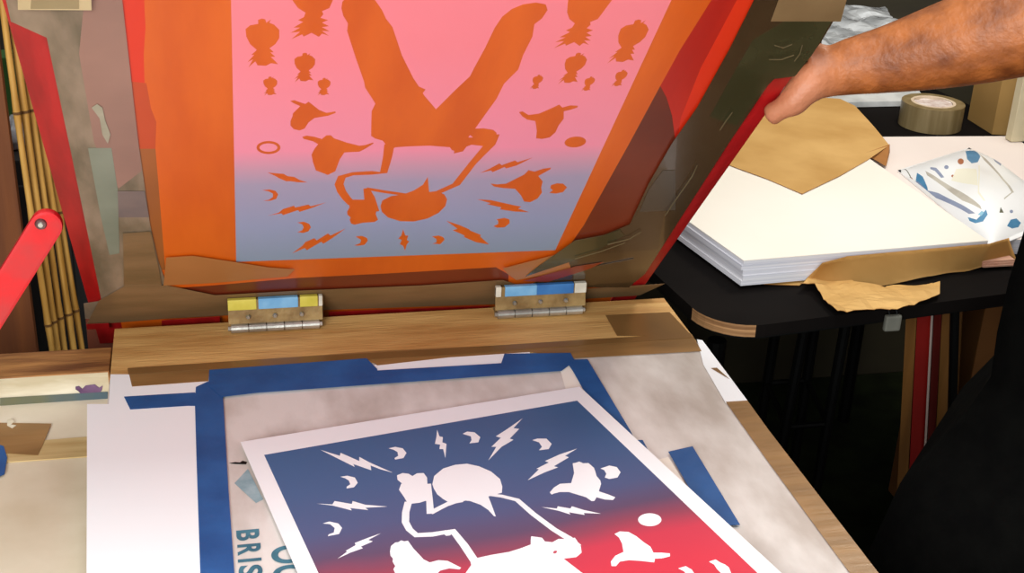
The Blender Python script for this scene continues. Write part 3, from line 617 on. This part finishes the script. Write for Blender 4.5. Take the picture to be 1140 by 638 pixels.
for z0, z1, k in ((ZT - .0205, ZT - .018, .0),): hexa(bm, [Vector((p.x, p.y, z0)) for p in rr(1.05, 1.12, .075)], [Vector((p.x, p.y, z1)) for p in rr(1.05, 1.12, .075)])
obj('edge_trim', bm, black_metal, ttop)
bm = B(); q = [TT(.10, .12), TT(.95, .12), TT(.95, 1.0), TT(.10, 1.0)]; hexa(bm, [Vector((p.x, p.y, ZT - .075)) for p in q], [Vector((p.x, p.y, ZT - .021)) for p in q]); obj('apron', bm, black_metal, st)
for u, v in ((.06, .10), (.95, .16), (.95, .97), (.06, .97)):
    p = TT(u, v); bm = B(); tube(bm, [(p.x, p.y, ZT - .07), (p.x, p.y, FLOOR)], .014, 10); obj('leg', bm, black_metal, st)
a = PY(1063, 345, .27); b = PY(1058, 540, .27); d = (a - b).normalized(); a = a + d * ((ZT - .03 - a.z) / d.z); b = b + d * ((FLOOR - b.z) / d.z)
bm = B(); tube(bm, [a, b], .0075, 10); obj('leg', bm, black_metal, st)
# binder clip on the table edge
cp = PY(989, 357, .075)
bm = B(); box(bm, (cp.x - .012, .060, cp.z - .010), (cp.x + .012, .068, cp.z + .014))
clip = empty('metal_clip', (cp.x, .064, cp.z - .01), 'small dull silver clip hanging at the side table edge under the kraft paper', 'clip')
obj('clip_plate', bm, mat('clip_steel', (118, 118, 108), (140, 138, 126), 20, .4, metal=.3), clip, bevel=.003)
bm = B(); tube(bm, [(cp.x - .004, .0655, cp.z + .010), (cp.x - .006, .072, cp.z + .022), (cp.x + .006, .072, cp.z + .022), (cp.x + .008, .0655, cp.z + .010)], .0014, 8); obj('wire_handle', bm, black_metal, clip)

def zp(p, z): return Vector((p[0], p[1], z))
# ream of white sheets (uneven pile)
ream = empty('paper_ream', (.7, .5, ZT), 'thick stack of blank white paper on the side table, top sheet glowing bright', 'paper stack')
R0 = [(.534, .172), (.939, .200), (.925, .80), (.42, .785)]
zz = ZT + .006; bm = B()
for k in range(5):
    z1 = zz + .0078; dx, dy = random.uniform(-.003, .003), random.uniform(-.003, .002)
    if k == 4: dx = dy = 0; z1 = -.0312
    lo = [zp((x + dx, y + dy), zz) for x, y in R0]; hexa(bm, lo, [zp(p, z1) for p in lo], 0); zz = z1 + .0001
obj('sheet_pile', bm, ream_side, ream)
bm = B(); hexa(bm, [zp(p, -.0309) for p in R0], [zp(p, -.0300) for p in R0]); obj('top_sheet', bm, warm_paper, ream)
# second stack behind it
S2 = [(.985, .30), (1.03, .775)]
bl = P(990, 152, -.05); br = P(1128, 151.5, -.05); br2 = P(1139, 160, -.05)
pts = [(.952, .24), (.945, .62), (bl.x - .02, bl.y), (br.x, br.y), (br2.x, br2.y - .02), (1.36, .26)]
s2 = empty('paper_stack', (1.15, .5, ZT), 'lower flat stack of white paper behind the bright ream, under the wipes packet', 'paper stack')
bm = B(); hexa(bm, [zp(p, ZT + .0005) for p in pts], [zp(p, -.0505) for p in pts]); obj('sheet_pile', bm, ream_side, s2)
bm = B(); hexa(bm, [zp(p, -.0504) for p in pts], [zp(p, -.05) for p in pts]); obj('top_sheet', bm, mat('pinkish_paper', (236, 222, 214), (242, 230, 222), 3, .7), s2)

def sheet(name, outline_px, z, amp, mats, label, cat, grid=14, fs=9.0, fold=None, zf=None, regions=()):
    pts = [P(x, y, z) for x, y in outline_px]; ol_ = [(p.x, p.y) for p in pts]
    def mp(x, y):
        h = abs(noise.noise(Vector((x * fs, y * fs, z * 50)))) * amp + abs(noise.noise(Vector((x * fs * 2.7, y * fs * 2.7, 3)))) * amp * .4
        return Vector((x, y, z + h + (zf(x, y) if zf else 0)))
    o = panel(name, ol_, list(regions), mp, mats, None, grid, None, thick=((0, 0, -.0007), len(mats) - 1))
    return tag(o, label, cat)
# kraft wrapping on top of the ream
top_px = [(800, 179), (820, 187), (856, 200), (893, 216), (935, 196), (966, 178), (990, 162), (972, 140), (952, 118), (935, 110), (900, 108), (862, 116), (830, 140)]
o = sheet('kraft_sheet', top_px, -.0285, .0012, [kraft, kraft_dark], 'folded sheet of brown kraft paper lying on top of the bright paper ream', 'wrapping paper', 10, 4)
# the turned-down corner of that sheet
a, b, c_, d_ = P(990, 161, -.0275), P(962, 171, -.029), P(986, 185, -.045), P(990, 170, -.042)
bm = B()
lo = [a, b, c_, d_]
hexa(bm, lo, [p + Vector((.001, .0, .0008)) for p in lo]); f_ = obj('turned_corner', bm, kraft_dark, o)
o2 = sheet('kraft_sheet', [(850, 317), (880, 306), (915, 296), (938, 286), (946, 300), (905, 306), (890, 318)], ZT + .0016, .003, [kraft, kraft_dark], 'corner of brown kraft paper poking out under the left front of the bright ream', 'wrapping paper', 10, 10)
# wrapper folded up against the front of the ream
UP = [(914, 292), (942, 284.5), (985, 280.5), (1040, 275.5), (1100, 270.5), (1122, 264)]; DN = [(893, 314), (948, 320), (985, 316.5), (1040, 308), (1092, 298), (1132, 290)]
def along(pl, t):
    t *= len(pl) - 1; i = min(int(t), len(pl) - 2); f = t - i; return (pl[i][0] * (1 - f) + pl[i + 1][0] * f, pl[i][1] * (1 - f) + pl[i + 1][1] * f)
bm = B(); rows = []
for i in range(41):
    a = P(*along(UP, i / 40), -.0325); b = P(*along(DN, i / 40), ZT + .004); row = []
    a.y -= .003
    for k in range(9):
        t = k / 8; p = a.lerp(b, t); p.z = a.z + (b.z - a.z) * t ** .9 + .0035 * noise.noise(Vector((p.x * 26, t * 2.5, 4))) * t * (1.2 if t < 1 else 1)
        p.z = max(p.z, ZT + .002); row.append(bm.verts.new(p))
    rows.append(row)
for r0, r1 in zip(rows, rows[1:]):
    for k in range(8): bm.faces.new((r0[k], r0[k + 1], r1[k + 1], r1[k]))
bmesh.ops.solidify(bm, geom=list(bm.faces), thickness=.0006)
tag(obj('kraft_sheet', bm, kraft, None, smooth=True), 'long strip of brown kraft wrapper folded along the front side of the bright ream', 'wrapping paper')
o3 = sheet('kraft_sheet', [(890, 320), (903, 309), (925, 301), (938, 303), (950, 317), (985, 320), (1020, 318), (1046, 316), (1046, 328), (1018, 340), (990, 348), (975, 345), (932, 349), (918, 335), (905, 320)], ZT + .0085, .010, [kraft, kraft_dark], 'crumpled brown kraft paper hanging at the front edge of the side table', 'wrapping paper', 20, 22)
# tiny pale pile of labels
a = P(1093, 300, ZT + .002)
bm = B(); 
for k in range(3): box(bm, (a.x, a.y - .002 + .002 * k, ZT + .006 + k * .003), (a.x + .055, a.y + .04, ZT + .0086 + k * .003))
tag(obj('card_pile', bm, mat('pink_card', (186, 130, 104), (206, 160, 136), 30, .7), None), 'little pile of pinkish cards at the right front of the side table', 'cards')

# wipes packet: a soft pillow pack with printed blots
wa, wbp, wd = P(1000, 185, -.04), P(1106, 271, -.04), P(1080, 160, -.04)
wu = wbp - wa; wv = wd - wa
def wip(u, v):
    e = (1 - abs(2 * u - 1) ** 3.0) * (1 - abs(2 * v - 1) ** 2.6)
    wob = noise.noise(Vector((u * 5, v * 4, 1.3))) * .006 * e
    pin = 1 + .05 * math.sin(v * math.pi)
    p = wa + wu * (.5 + (u - .5) * (1 - .07 * (1 - (2 * v - 1) ** 2))) + wv * (.5 + (v - .5) * pin)
    return Vector((p.x, p.y, -.0475 + .036 * max(e, 0) ** .7 + wob))
def wpx(px, py):
    u = v = .5
    for _ in range(40):
        q = wip(u, v); r = ray(px, py); h = CAM + r * ((q.z - CAM.z) / r.z); dd = h - q
        det = wu.x * wv.y - wu.y * wv.x; u += .7 * (dd.x * wv.y - dd.y * wv.x) / det; v += .7 * (wu.x * dd.y - wu.y * dd.x) / det
        u = min(max(u, .01), .99); v = min(max(v, .01), .99)
    return (u, v)
wp_ = empty('wipes_packet', ((wa + wbp) * .5).to_tuple()[:2] + (-.0495,), 'soft plastic packet of wipes, white with blue blots, on the paper stack', 'packet')
w7 = lambda pts: [wpx(*q) for q in c4(980, 160, pts, 7.09)]
wreg = [(w7([(670, 60), (740, 55), (790, 100), (770, 145), (720, 155), (685, 120)]), 1, []), (w7([(290, 230), (335, 260), (372, 345), (340, 390), (300, 350), (280, 290)]), 1, []),
        (w7([(240, 305), (300, 300), (330, 385), (290, 365)]), 3, []), (w7([(690, 580), (760, 600), (800, 560), (835, 520), (848, 560), (810, 615), (750, 628), (705, 610)]), 1, []),
        (w7([(770, 560), (800, 530), (820, 540), (800, 570)]), 4, []), (w7(ell(635, 140, 24, 24, 12)), 2, []), (w7(ell(235, 278, 20, 15, 10)), 2, []), (w7(ell(522, 185, 18, 16, 10)), 3, []), (w7(ell(572, 255, 12, 11, 8)), 2, []),
        (w7([(180, 195), (200, 200), (205, 290), (190, 285)]), 5, []), (w7([(355, 215), (480, 290), (620, 370), (790, 490), (800, 520), (650, 450), (500, 340), (370, 250)]), 6, []), (w7([(360, 370), (460, 390), (640, 480), (750, 550), (700, 555), (560, 480), (440, 430)]), 3, []),
        (w7([(395, 185), (440, 190), (505, 265), (480, 270), (430, 215), (395, 200)]), 3, []), (w7([(890, 100), (925, 120), (960, 155), (1005, 165), (950, 175), (905, 140)]), 3, []), (w7([(780, 80), (830, 115), (900, 190), (1055, 385), (1035, 385), (890, 200), (820, 130)]), 6, []), (w7([(1055, 380), (980, 440), (975, 430), (1040, 380)]), 6, []), (w7([(775, 170), (785, 170), (780, 380), (830, 450), (815, 450), (770, 390)]), 7, []),
        (w7([(950, 500), (975, 545), (940, 545)]), 5, []), (w7(ell(1035, 535, 14, 14, 8)), 3, []), (w7([(1030, 600), (1075, 590), (1110, 625), (1090, 660), (1040, 670), (1000, 650)]), 1, []), (w7([(600, 200), (760, 200), (770, 330), (560, 290)]), 7, [])]
wm = [mat('packet_white', (240, 240, 238), (250, 250, 250), 5, .3, .1), mat('packet_blue', (70, 128, 168), (90, 146, 184), 30, .35), mat('packet_rust', (176, 110, 76), None, 5, .4), mat('packet_slate', (130, 140, 168), (150, 160, 184), 20, .4), mat('packet_pale_blue', (150, 200, 222), None, 5, .4), mat('packet_dark', (60, 70, 76), (110, 110, 80), 20, .4), mat('packet_fold', (176, 168, 156), (200, 194, 180), 20, .4), mat('packet_cream', (240, 236, 216), None, 5, .35)]
panel('packet_film', [(0, 0), (1, 0), (1, 1), (0, 1)], wreg, wip, wm, wp_, 24, None, smooth=True, thick=None)
bm = B(); hexa(bm, [wip(0, 0), wip(1, 0), wip(1, 1), wip(0, 1)], [wip(0, 0) + Vector((0, 0, -.002)), wip(1, 0) + Vector((0, 0, -.002)), wip(1, 1) + Vector((0, 0, -.002)), wip(0, 1) + Vector((0, 0, -.002))]); obj('packet_base', bm, wm[0], wp_)

# parcel tape roll
tr = P(1044, 146, ZT); trx, try_ = tr.x, tr.y + .035
roll = empty('tape_roll', (trx, try_, ZT), 'wide roll of brown parcel tape lying flat behind the paper, under the forearm', 'tape roll')
def ring(bm, r0, r1, z0, z1, n=48):
    vs = [[bm.verts.new((trx + r * math.cos(a), try_ + r * math.sin(a), z)) for a in [2 * math.pi * i / n for i in range(n)]] for r, z in ((r1, z0), (r1, z1), (r0, z1), (r0, z0))]
    for k in range(4):
        for i in range(n): bm.faces.new((vs[k][i], vs[k][(i + 1) % n], vs[(k + 1) % 4][(i + 1) % n], vs[(k + 1) % 4][i]))
bm = B(); ring(bm, .044, .062, ZT + .001, ZT + .050); obj('tape_winding', bm, mat('roll_tape', (128, 108, 70), (152, 132, 94), 8, .3, .05, stretch=(8, 8, .5)), roll, smooth=False)
bm = B(); ring(bm, .038, .044, ZT + .001, ZT + .0505); obj('cardboard_core', bm, mat('pale_core', (206, 184, 156), (226, 208, 184), 12, .7), roll)
bm = B(); bmesh.ops.create_cone(bm, cap_ends=True, segments=32, radius1=.037, radius2=.037, depth=.03, matrix=Matrix.Translation((trx, try_, ZT + .032)))
for v in bm.verts: 
    if v.co.z > ZT + .03: v.co.z += noise.noise(v.co * 60) * .006
obj('crumpled_tissue', bm, mat('tissue', (200, 176, 166), (236, 226, 220), 60, .8, .5), roll, smooth=False)

# cardboard box behind
c1_ = P(1113, 149, ZT); 
bxo = empty('cardboard_box', (1.5, 1.0, ZT), 'plain brown cardboard box standing behind the tape roll on the side table', 'cardboard box')
e0 = P(1077, 133, ZT); e1 = P(1104, 150, ZT); e2 = P(1131, 152, ZT)
bm = B(); base = [e0, e1, e2 + Vector((0.0, .0, 0)), e2 + (e0 - e1) + Vector((.02, .1, 0))]
base = [Vector((p.x, p.y, ZT + .0005)) for p in base]; hexa(bm, base, [p + Vector((0, 0, .26)) for p in base])
obj('box_body', bm, cardboard, bxo, bevel=.001)
top = [p + Vector((0, 0, .261)) for p in base]; bm = B(); hexa(bm, top, [p + Vector((0, 0, .002)) for p in top]); obj('box_flap', bm, cardboard_dark, bxo)
# cream upright strip at the frame's right edge
e3 = PY(1137, 110, .70)
bm = B(); box(bm, (e3.x - .004, .70, -.0485), (e3.x + .05, .72, .16)); tag(obj('cream_board', bm, mat('cream_strip', (214, 200, 164), (226, 214, 180), 5, .6), None, bevel=.001), 'narrow cream board edge standing upright at the far right beside the box', 'board')

# white padded sheets seen behind the forearm
e = P(938, 117, ZT); f = P(1008, 111, ZT)
bm = B(); lo = [Vector((e.x - .12, e.y - .02, ZT + .001)), Vector((f.x + .02, f.y - .05, ZT + .001)), Vector((f.x + .05, f.y + .05, ZT + .001)), Vector((e.x - .1, f.y + .10, ZT + .001))]
hexa(bm, lo, [p + Vector((0, 0, .012)) for p in lo]); tag(obj('white_pad', bm, mat('grey_white', (190, 192, 190), (224, 226, 224), 20, .5), None, bevel=.001), 'white pad of sheets at the back of the side table, visible under the forearm', 'pad')
bgp = [(914, 48), (932, 9), (985, 8), (1000, 30), (960, 60), (915, 60)]
zpk = 0.0
pts = [P(x, y, zpk) for x, y in bgp]
pk = empty('film_package', (pts[0].x, pts[0].y, FLOOR), 'shiny clear film package with grey white contents behind the raised screen', 'package')
pa_ = [(p.x, p.y) for p in pts]
panel('package_film', pa_, [], lambda x, y: Vector((x, y, zpk + .03 * abs(noise.noise(Vector((x * 9, y * 9, 0)))) + .006 * noise.noise(Vector((x * 30, y * 30, 2))))), [mat('film_white', (166, 170, 172), (226, 230, 232), 14, .2, .3, coat=.6), mat('film_grey', (120, 120, 116))], pk, 26, thick=((0, 0, -.02), 1))
# carton that package lies on
bm = B(); mx = sum(p[0] for p in pa_) / len(pa_); my = sum(p[1] for p in pa_) / len(pa_)
box(bm, (mx - .35, 1.345, FLOOR), (mx + .7, my + .45, zpk - .022)); o = obj('grey_carton', bm, mat('olive_carton', (44, 38, 22), (56, 50, 30), 5, .8), None, bevel=.004); tag(o, 'large dull olive carton behind the side table carrying the film package', 'carton')

# ================================================================== beneath the side table
# black stool
sx, sy = .98, .62
def LP(px, py, Y): return PY(px, py, Y)
stool = empty('black_stool', (.92, .55, FLOOR), 'black metal stool standing in shadow beneath the side table', 'stool')
ls = [(LP(893, 380, .64), LP(870, 500, .64)), (LP(938, 380, .64), LP(908, 545, .64)), ]
zs = -.36
tops = []
for a, b in ls:
    d = (b - a).normalized(); p0 = a + d * ((zs - a.z) / d.z); p1 = a + d * ((FLOOR - a.z) / d.z)
    tops.append((p0, p1))
tops += [(p0 + Vector((.02, .16, 0)), p1 + Vector((.05, .20, 0))) for p0, p1 in list(tops)]
for p0, p1 in tops:
    bm = B(); tube(bm, [p0, p1], .0105, 10); obj('leg', bm, black_metal, stool)
for i, j in ((0, 1), (2, 3), (0, 2), (1, 3)):
    bm = B(); tube(bm, [tops[i][0].lerp(tops[i][1], .45), tops[j][0].lerp(tops[j][1], .45)], .006, 8); obj('foot_rail', bm, black_metal, stool)
ct = sum((t_[0] for t_ in tops), Vector()) / 4
bm = B(); bmesh.ops.create_cone(bm, cap_ends=True, segments=32, radius1=.13, radius2=.125, depth=.03, matrix=Matrix.Translation((ct.x, ct.y, zs + .012))); obj('seat', bm, black_lam, stool, bevel=.004)
# stored screens leaning on edge, and a carton
def stored(px0, px1, Y, red, label):
    a = PY(px0, 520, Y); b = PY(px1, 520, Y); at = PY(px0 + 8, 365, Y); bt = PY(px1 + 8, 365, Y)
    root = empty('stored_screen', ((a.x + b.x) / 2, Y, FLOOR), label, 'silkscreen', 'screens stored under the side table')
    sl = (at.x - a.x) / (at.z - a.z); w = b.x - a.x; ztop = -.156
    for y0, y1, z0, z1 in ((Y, Y + .03, FLOOR, ztop), (Y + .22, Y + .25, FLOOR, ztop), (Y + .03, Y + .22, FLOOR, FLOOR + .03), (Y + .03, Y + .22, ztop - .03, ztop)):
        X = lambda z: a.x + (z - a.z) * sl; K = .66; k0, k1 = (y0 - Y) * K, (y1 - Y) * K
        bm = B(); hexa(bm, [Vector((X(z0) + k0, y0, z0)), Vector((X(z0) + w + k0, y0, z0)), Vector((X(z0) + w + k1, y1, z0)), Vector((X(z0) + k1, y1, z0))], [Vector((X(z1) + k0, y0, z1)), Vector((X(z1) + w + k0, y0, z1)), Vector((X(z1) + w + k1, y1, z1)), Vector((X(z1) + k1, y1, z1))])
        obj('frame_bar', bm, red, root, bevel=.001)
    return root
woodd = mat('dim_wood', (110, 70, 24), (136, 90, 36), 6, .6, .1, stretch=(6, 6, .5)); redd = mat('deep_red', (130, 12, 8), (150, 20, 12), 5, .5)
stored(1000, 1011.2, .30, woodd, 'stored screen frame seen edge on, leftmost bare wood one under the table')
stored(1012.4, 1026.8, .30, redd, 'stored bright red screen frame seen edge on beside the bare wood one')
stored(1027.6, 1030, .295, mat('white_edge', (190, 170, 160), None, 5, .5), 'thin white edged stored screen frame beside the red one under the table')
stored(1031, 1039, .30, mat('dark_red_frame', (80, 12, 8), (96, 18, 10), 5, .5), 'stored dark red screen frame seen edge on right of the white line')
stored(1040, 1052, .30, woodd, 'stored screen frame seen edge on, rightmost bare wood one under the table')
a = PY(1069, 480, .60); b = PY(1120, 480, .60)
bm = B(); box(bm, (a.x, .60, FLOOR), (b.x + .15, .82, -.16)); tag(obj('brown_carton', bm, mat('dim_card', (112, 68, 24), (128, 80, 32), 4, .8), None, bevel=.003), 'brown carton standing under the side table beside the dark trousers', 'carton')

# ================================================================== the printer
def skinned(name, verts, edges, radii, mats, parent=None, sub=2, root=0, vary=None, matfn=None, vox=0):
    me = bpy.data.meshes.new(name); me.from_pydata([tuple(v) for v in verts], edges, []); me.update()
    o = bpy.data.objects.new('tmp', me); COL.objects.link(o)
    m = o.modifiers.new('s', 'SKIN'); m.use_smooth_shade = True; m.branch_smoothing = .6
    sv = me.skin_vertices[0].data
    for i, r in enumerate(radii): sv[i].radius = r if isinstance(r, tuple) else (r, r)
    for v in sv: v.use_root = False
    sv[root].use_root = True
    s = o.modifiers.new('u', 'SUBSURF'); s.levels = sub; s.render_levels = sub
    if vox:
        q = o.modifiers.new('r', 'REMESH'); q.mode = 'VOXEL'; q.voxel_size = vox; q.use_smooth_shade = True
        q = o.modifiers.new('m', 'SMOOTH'); q.factor = .5; q.iterations = 4
    dg = bpy.context.evaluated_depsgraph_get(); dg.update()
    nm = bpy.data.meshes.new_from_object(o.evaluated_get(dg)); bpy.data.objects.remove(o)
    if vary: 
        for v in nm.vertices: v.co = vary(v.co.copy())
    res = link(name, nm, mats, parent, True)
    if matfn:
        off = worigin(res)
        for p in res.data.polygons: p.material_index = matfn(p.center + off)
    return res
V = []; E = []; RR = []
def nv(p, r, par=None):
    V.append(Vector(p)); RR.append(r); k = len(V) - 1
    if par is not None: E.append((par, k))
    return k
PX = .96
pel = nv((PX, -.22, .04), .13)
wst = nv((PX + .01, -.22, .20), .125, pel); che = nv((PX + .02, -.22, .40), .15, wst); nek0 = nv((PX + .02, -.22, .555), .075, che); nek = nv((PX, -.22, .62), .055, nek0)
hd0 = nv((PX - .02, -.22, .70), .072, nek); hd1 = nv((PX - .015, -.22, .79), .085, hd0); hd2 = nv((PX, -.22, .85), .06, hd1)
nose = nv((PX - .105, -.22, .735), .010, hd0)
# left arm, reaching to the screen
WR = SP(932, 84, 0.016); EL = Vector((.69, -.45, .512))
sh = nv((PX + .01, -.40, .53), .062, che); el = nv(EL, .057, sh)
fa1 = nv(WR.lerp(EL, .66), (.060, .057), el); fa2 = nv(WR.lerp(EL, .36), .0505, fa1); fa3 = nv(WR.lerp(EL, .14), .0410, fa2); wr = nv(WR, .0360, fa3)
palm = nv(SP(911, 74, .024), .024, wr)
fs_ = [(.462, .0095), (.486, .0100), (.510, .0098), (.532, .0085)]
for s_, r_f in fs_:
    k = nv(SW(.340, s_, .047), r_f + .002, palm); k = nv(SW(.322, s_ - .002, .0505), r_f, k); k = nv(SW(.296, s_ - .004, .0475), r_f - .001, k); nv(SW(.278, s_ - .005, .0450), r_f - .002, k)
carp = nv(SP(912, 88, .012), .0270, wr); th0 = nv(SP(899, 94, .003), .0200, carp); th1 = nv(SP(888, 106, -.004), .0160, th0); th1b = nv(SP(881, 116, -.010), .0166, th1); th2 = nv(SP(869, 121, -.0120), .0100, th1b); th3 = nv(SP(860, 127, -.0125), .0128, th2); th4 = nv(SP(854, 130, -.0125), .0112, th3)
# right arm hanging behind the body
s2_ = nv((PX + .03, -.02, .52), .060, che); e2_ = nv((PX + .12, .06, .26), .047, s2_); w2_ = nv((PX + .13, .02, .02), .029, e2_); p2_ = nv((PX + .125, .01, -.04), .027, w2_)
for k in range(4):
    f0 = nv((PX + .12, -.018 + .019 * k, -.085), .0098, p2_); f1 = nv((PX + .11, -.020 + .019 * k, -.115), .0088, f0); nv((PX + .095, -.020 + .019 * k, -.135), .0078, f1)
t0_ = nv((PX + .10, -.032, -.02), .0125, w2_); t1_ = nv((PX + .09, -.044, -.055), .0105, t0_); nv((PX + .085, -.044, -.082), .009, t1_)
# legs
for yy, kx, kz, fx in ((-.31, .64, -.36, .74), (-.11, .93, -.42, .95)):
    h_ = nv((PX - .01, yy, -.02), .105, pel); k_ = nv((kx, yy, kz), .064, h_); a_ = nv((fx, yy, FLOOR + .10), .043, k_); nv((fx + .01, yy, FLOOR + .045), .040, a_); nv((fx - .13, yy, FLOOR + .032), .032, len(V) - 1)
person = skinned('person', V, E, RR, [skin_m], None, 2, 0, vox=.0036)
tag(person, 'person in black clothes at the right, bare forearm reaching in to hold up the screen', 'person')
pa2 = person.data.attributes.new('palm', 'FLOAT', 'POINT'); off = worigin(person)
tc_ = SP(880, 112, -.008)
for i, v in enumerate(person.data.vertices):
    d = (v.co + off - tc_).length; w_ = max(0.0, min(1.0, (.058 - d) / .034)); pa2.data[i].value = w_ * .85
# short sleeved shirt and loose trousers
SHL = Vector((PX + .01, -.40, .53))
shirt = skinned('shirt', [(PX, -.22, -.13), (PX, -.22, .04), (PX + .01, -.22, .20), (PX + .02, -.22, .40), (PX + .02, -.22, .535), SHL, SHL.lerp(EL, .28), SHL.lerp(EL, .46), (PX + .03, -.02, .52), (PX + .075, .02, .39), (PX + .10, .042, .325), (PX + .012, -.22, .575)],
    [(0, 1), (1, 2), (2, 3), (3, 4), (3, 5), (5, 6), (6, 7), (3, 8), (8, 9), (9, 10), (4, 11)], [.172, .172, .160, .182, .105, .090, .080, .078, .088, .074, .070, .072], shirt_cloth, person, 2, vox=.006)
tv = [(PX, -.22, .06), (PX, -.22, .02), (.90, -.31, -.05), (.76, -.325, -.21), (.65, -.32, -.37), (.70, -.31, -.62), (.735, -.31, FLOOR + .07), (PX, -.12, -.06), (.94, -.11, -.42), (.95, -.11, FLOOR + .07)]
skinned('trousers', tv, [(0, 1), (1, 2), (2, 3), (3, 4), (4, 5), (5, 6), (1, 7), (7, 8), (8, 9)], [.150, .155, .13, .115, .100, .085, .080, .125, .09, .075], black_cloth, person, 2, vox=.006)
# apron falling from the chest over the raised thigh
ap = [(1262, 30), (1205, 120), (1162, 190), (1142, 250), (1123, 312), (1110, 370), (1103, 420), (1070, 468), (1035, 505), (1002, 538), (985, 575), (968, 612), (952, 660), (948, 720)]
bm = B(); rows = []
for i, (x, y) in enumerate(ap):
    p = PY(x, y, -.34); row = []
    for k in range(15):
        t = -1 + k / 7
        wv_ = .006 * math.sin(t * 19 + i * .35)
        row.append(bm.verts.new((p.x + (wv_ * t + .15 * t * t if t > 0 else -t * .19), -.34 - t * (.24 if t > 0 else .2), p.z)))
    rows.append(row)
for r0, r1 in zip(rows, rows[1:]):
    for k in range(14): bm.faces.new((r0[k], r0[k + 1], r1[k + 1], r1[k]))
bmesh.ops.solidify(bm, geom=list(bm.faces), thickness=-.004)
obj('apron', bm, black_cloth, person, smooth=True)
skinned('hair', [(PX + .005, -.22, .76), (PX + .01, -.22, .83), (PX + .005, -.22, .875)], [(0, 1), (1, 2)], [.082, .096, .062], hair_m, person, 2)
for yy, fx in ((-.31, .74), (-.11, .95)):
    skinned('shoe', [(fx + .04, yy, FLOOR + .042), (fx - .05, yy, FLOOR + .046), (fx - .16, yy, FLOOR + .040)], [(0, 1), (1, 2)], [.041, .045, .038], black_cloth, person, 2)

# ================================================================== light
def area(name, loc, to, size, power, color=(1, 1, 1)):
    l = bpy.data.lights.new(name, 'AREA'); l.energy = power; l.size = size; l.color = color
    o = bpy.data.objects.new(name, l); COL.objects.link(o); o.location = loc
    o.rotation_euler = (Vector(to) - Vector(loc)).to_track_quat('-Z', 'Y').to_euler(); return o
area('window_light', (-1.9, -4.6, 1.9), (0, -.2, .1), 1.8, 190, (.97, .99, 1.0))
area('ceiling_lamp', (0.1, -0.8, 2.5), (.1, -.3, 0), .8, 30, (.97, 1, 1))
area('work_lamp', (1.3, .7, 1.5), (.85, .45, -.05), .35, 12, (1, .90, .76))
area('front_fill', (-.45, -2.0, 1.0), (.05, -.1, .05), .5, 7.5, (.94, 1, 1))  # added fill, no real lamp: low frontal light reaching beneath the raised screen
w = bpy.data.worlds.new('world'); SC.world = w; w.use_nodes = True
w.node_tree.nodes['Background'].inputs[0].default_value = (1, .97, .94, 1); w.node_tree.nodes['Background'].inputs[1].default_value = 0.52
SC.view_settings.view_transform = 'Standard'; SC.view_settings.look = 'None'; SC.view_settings.exposure = 0; SC.view_settings.gamma = 1
SC.view_settings.use_curve_mapping = False
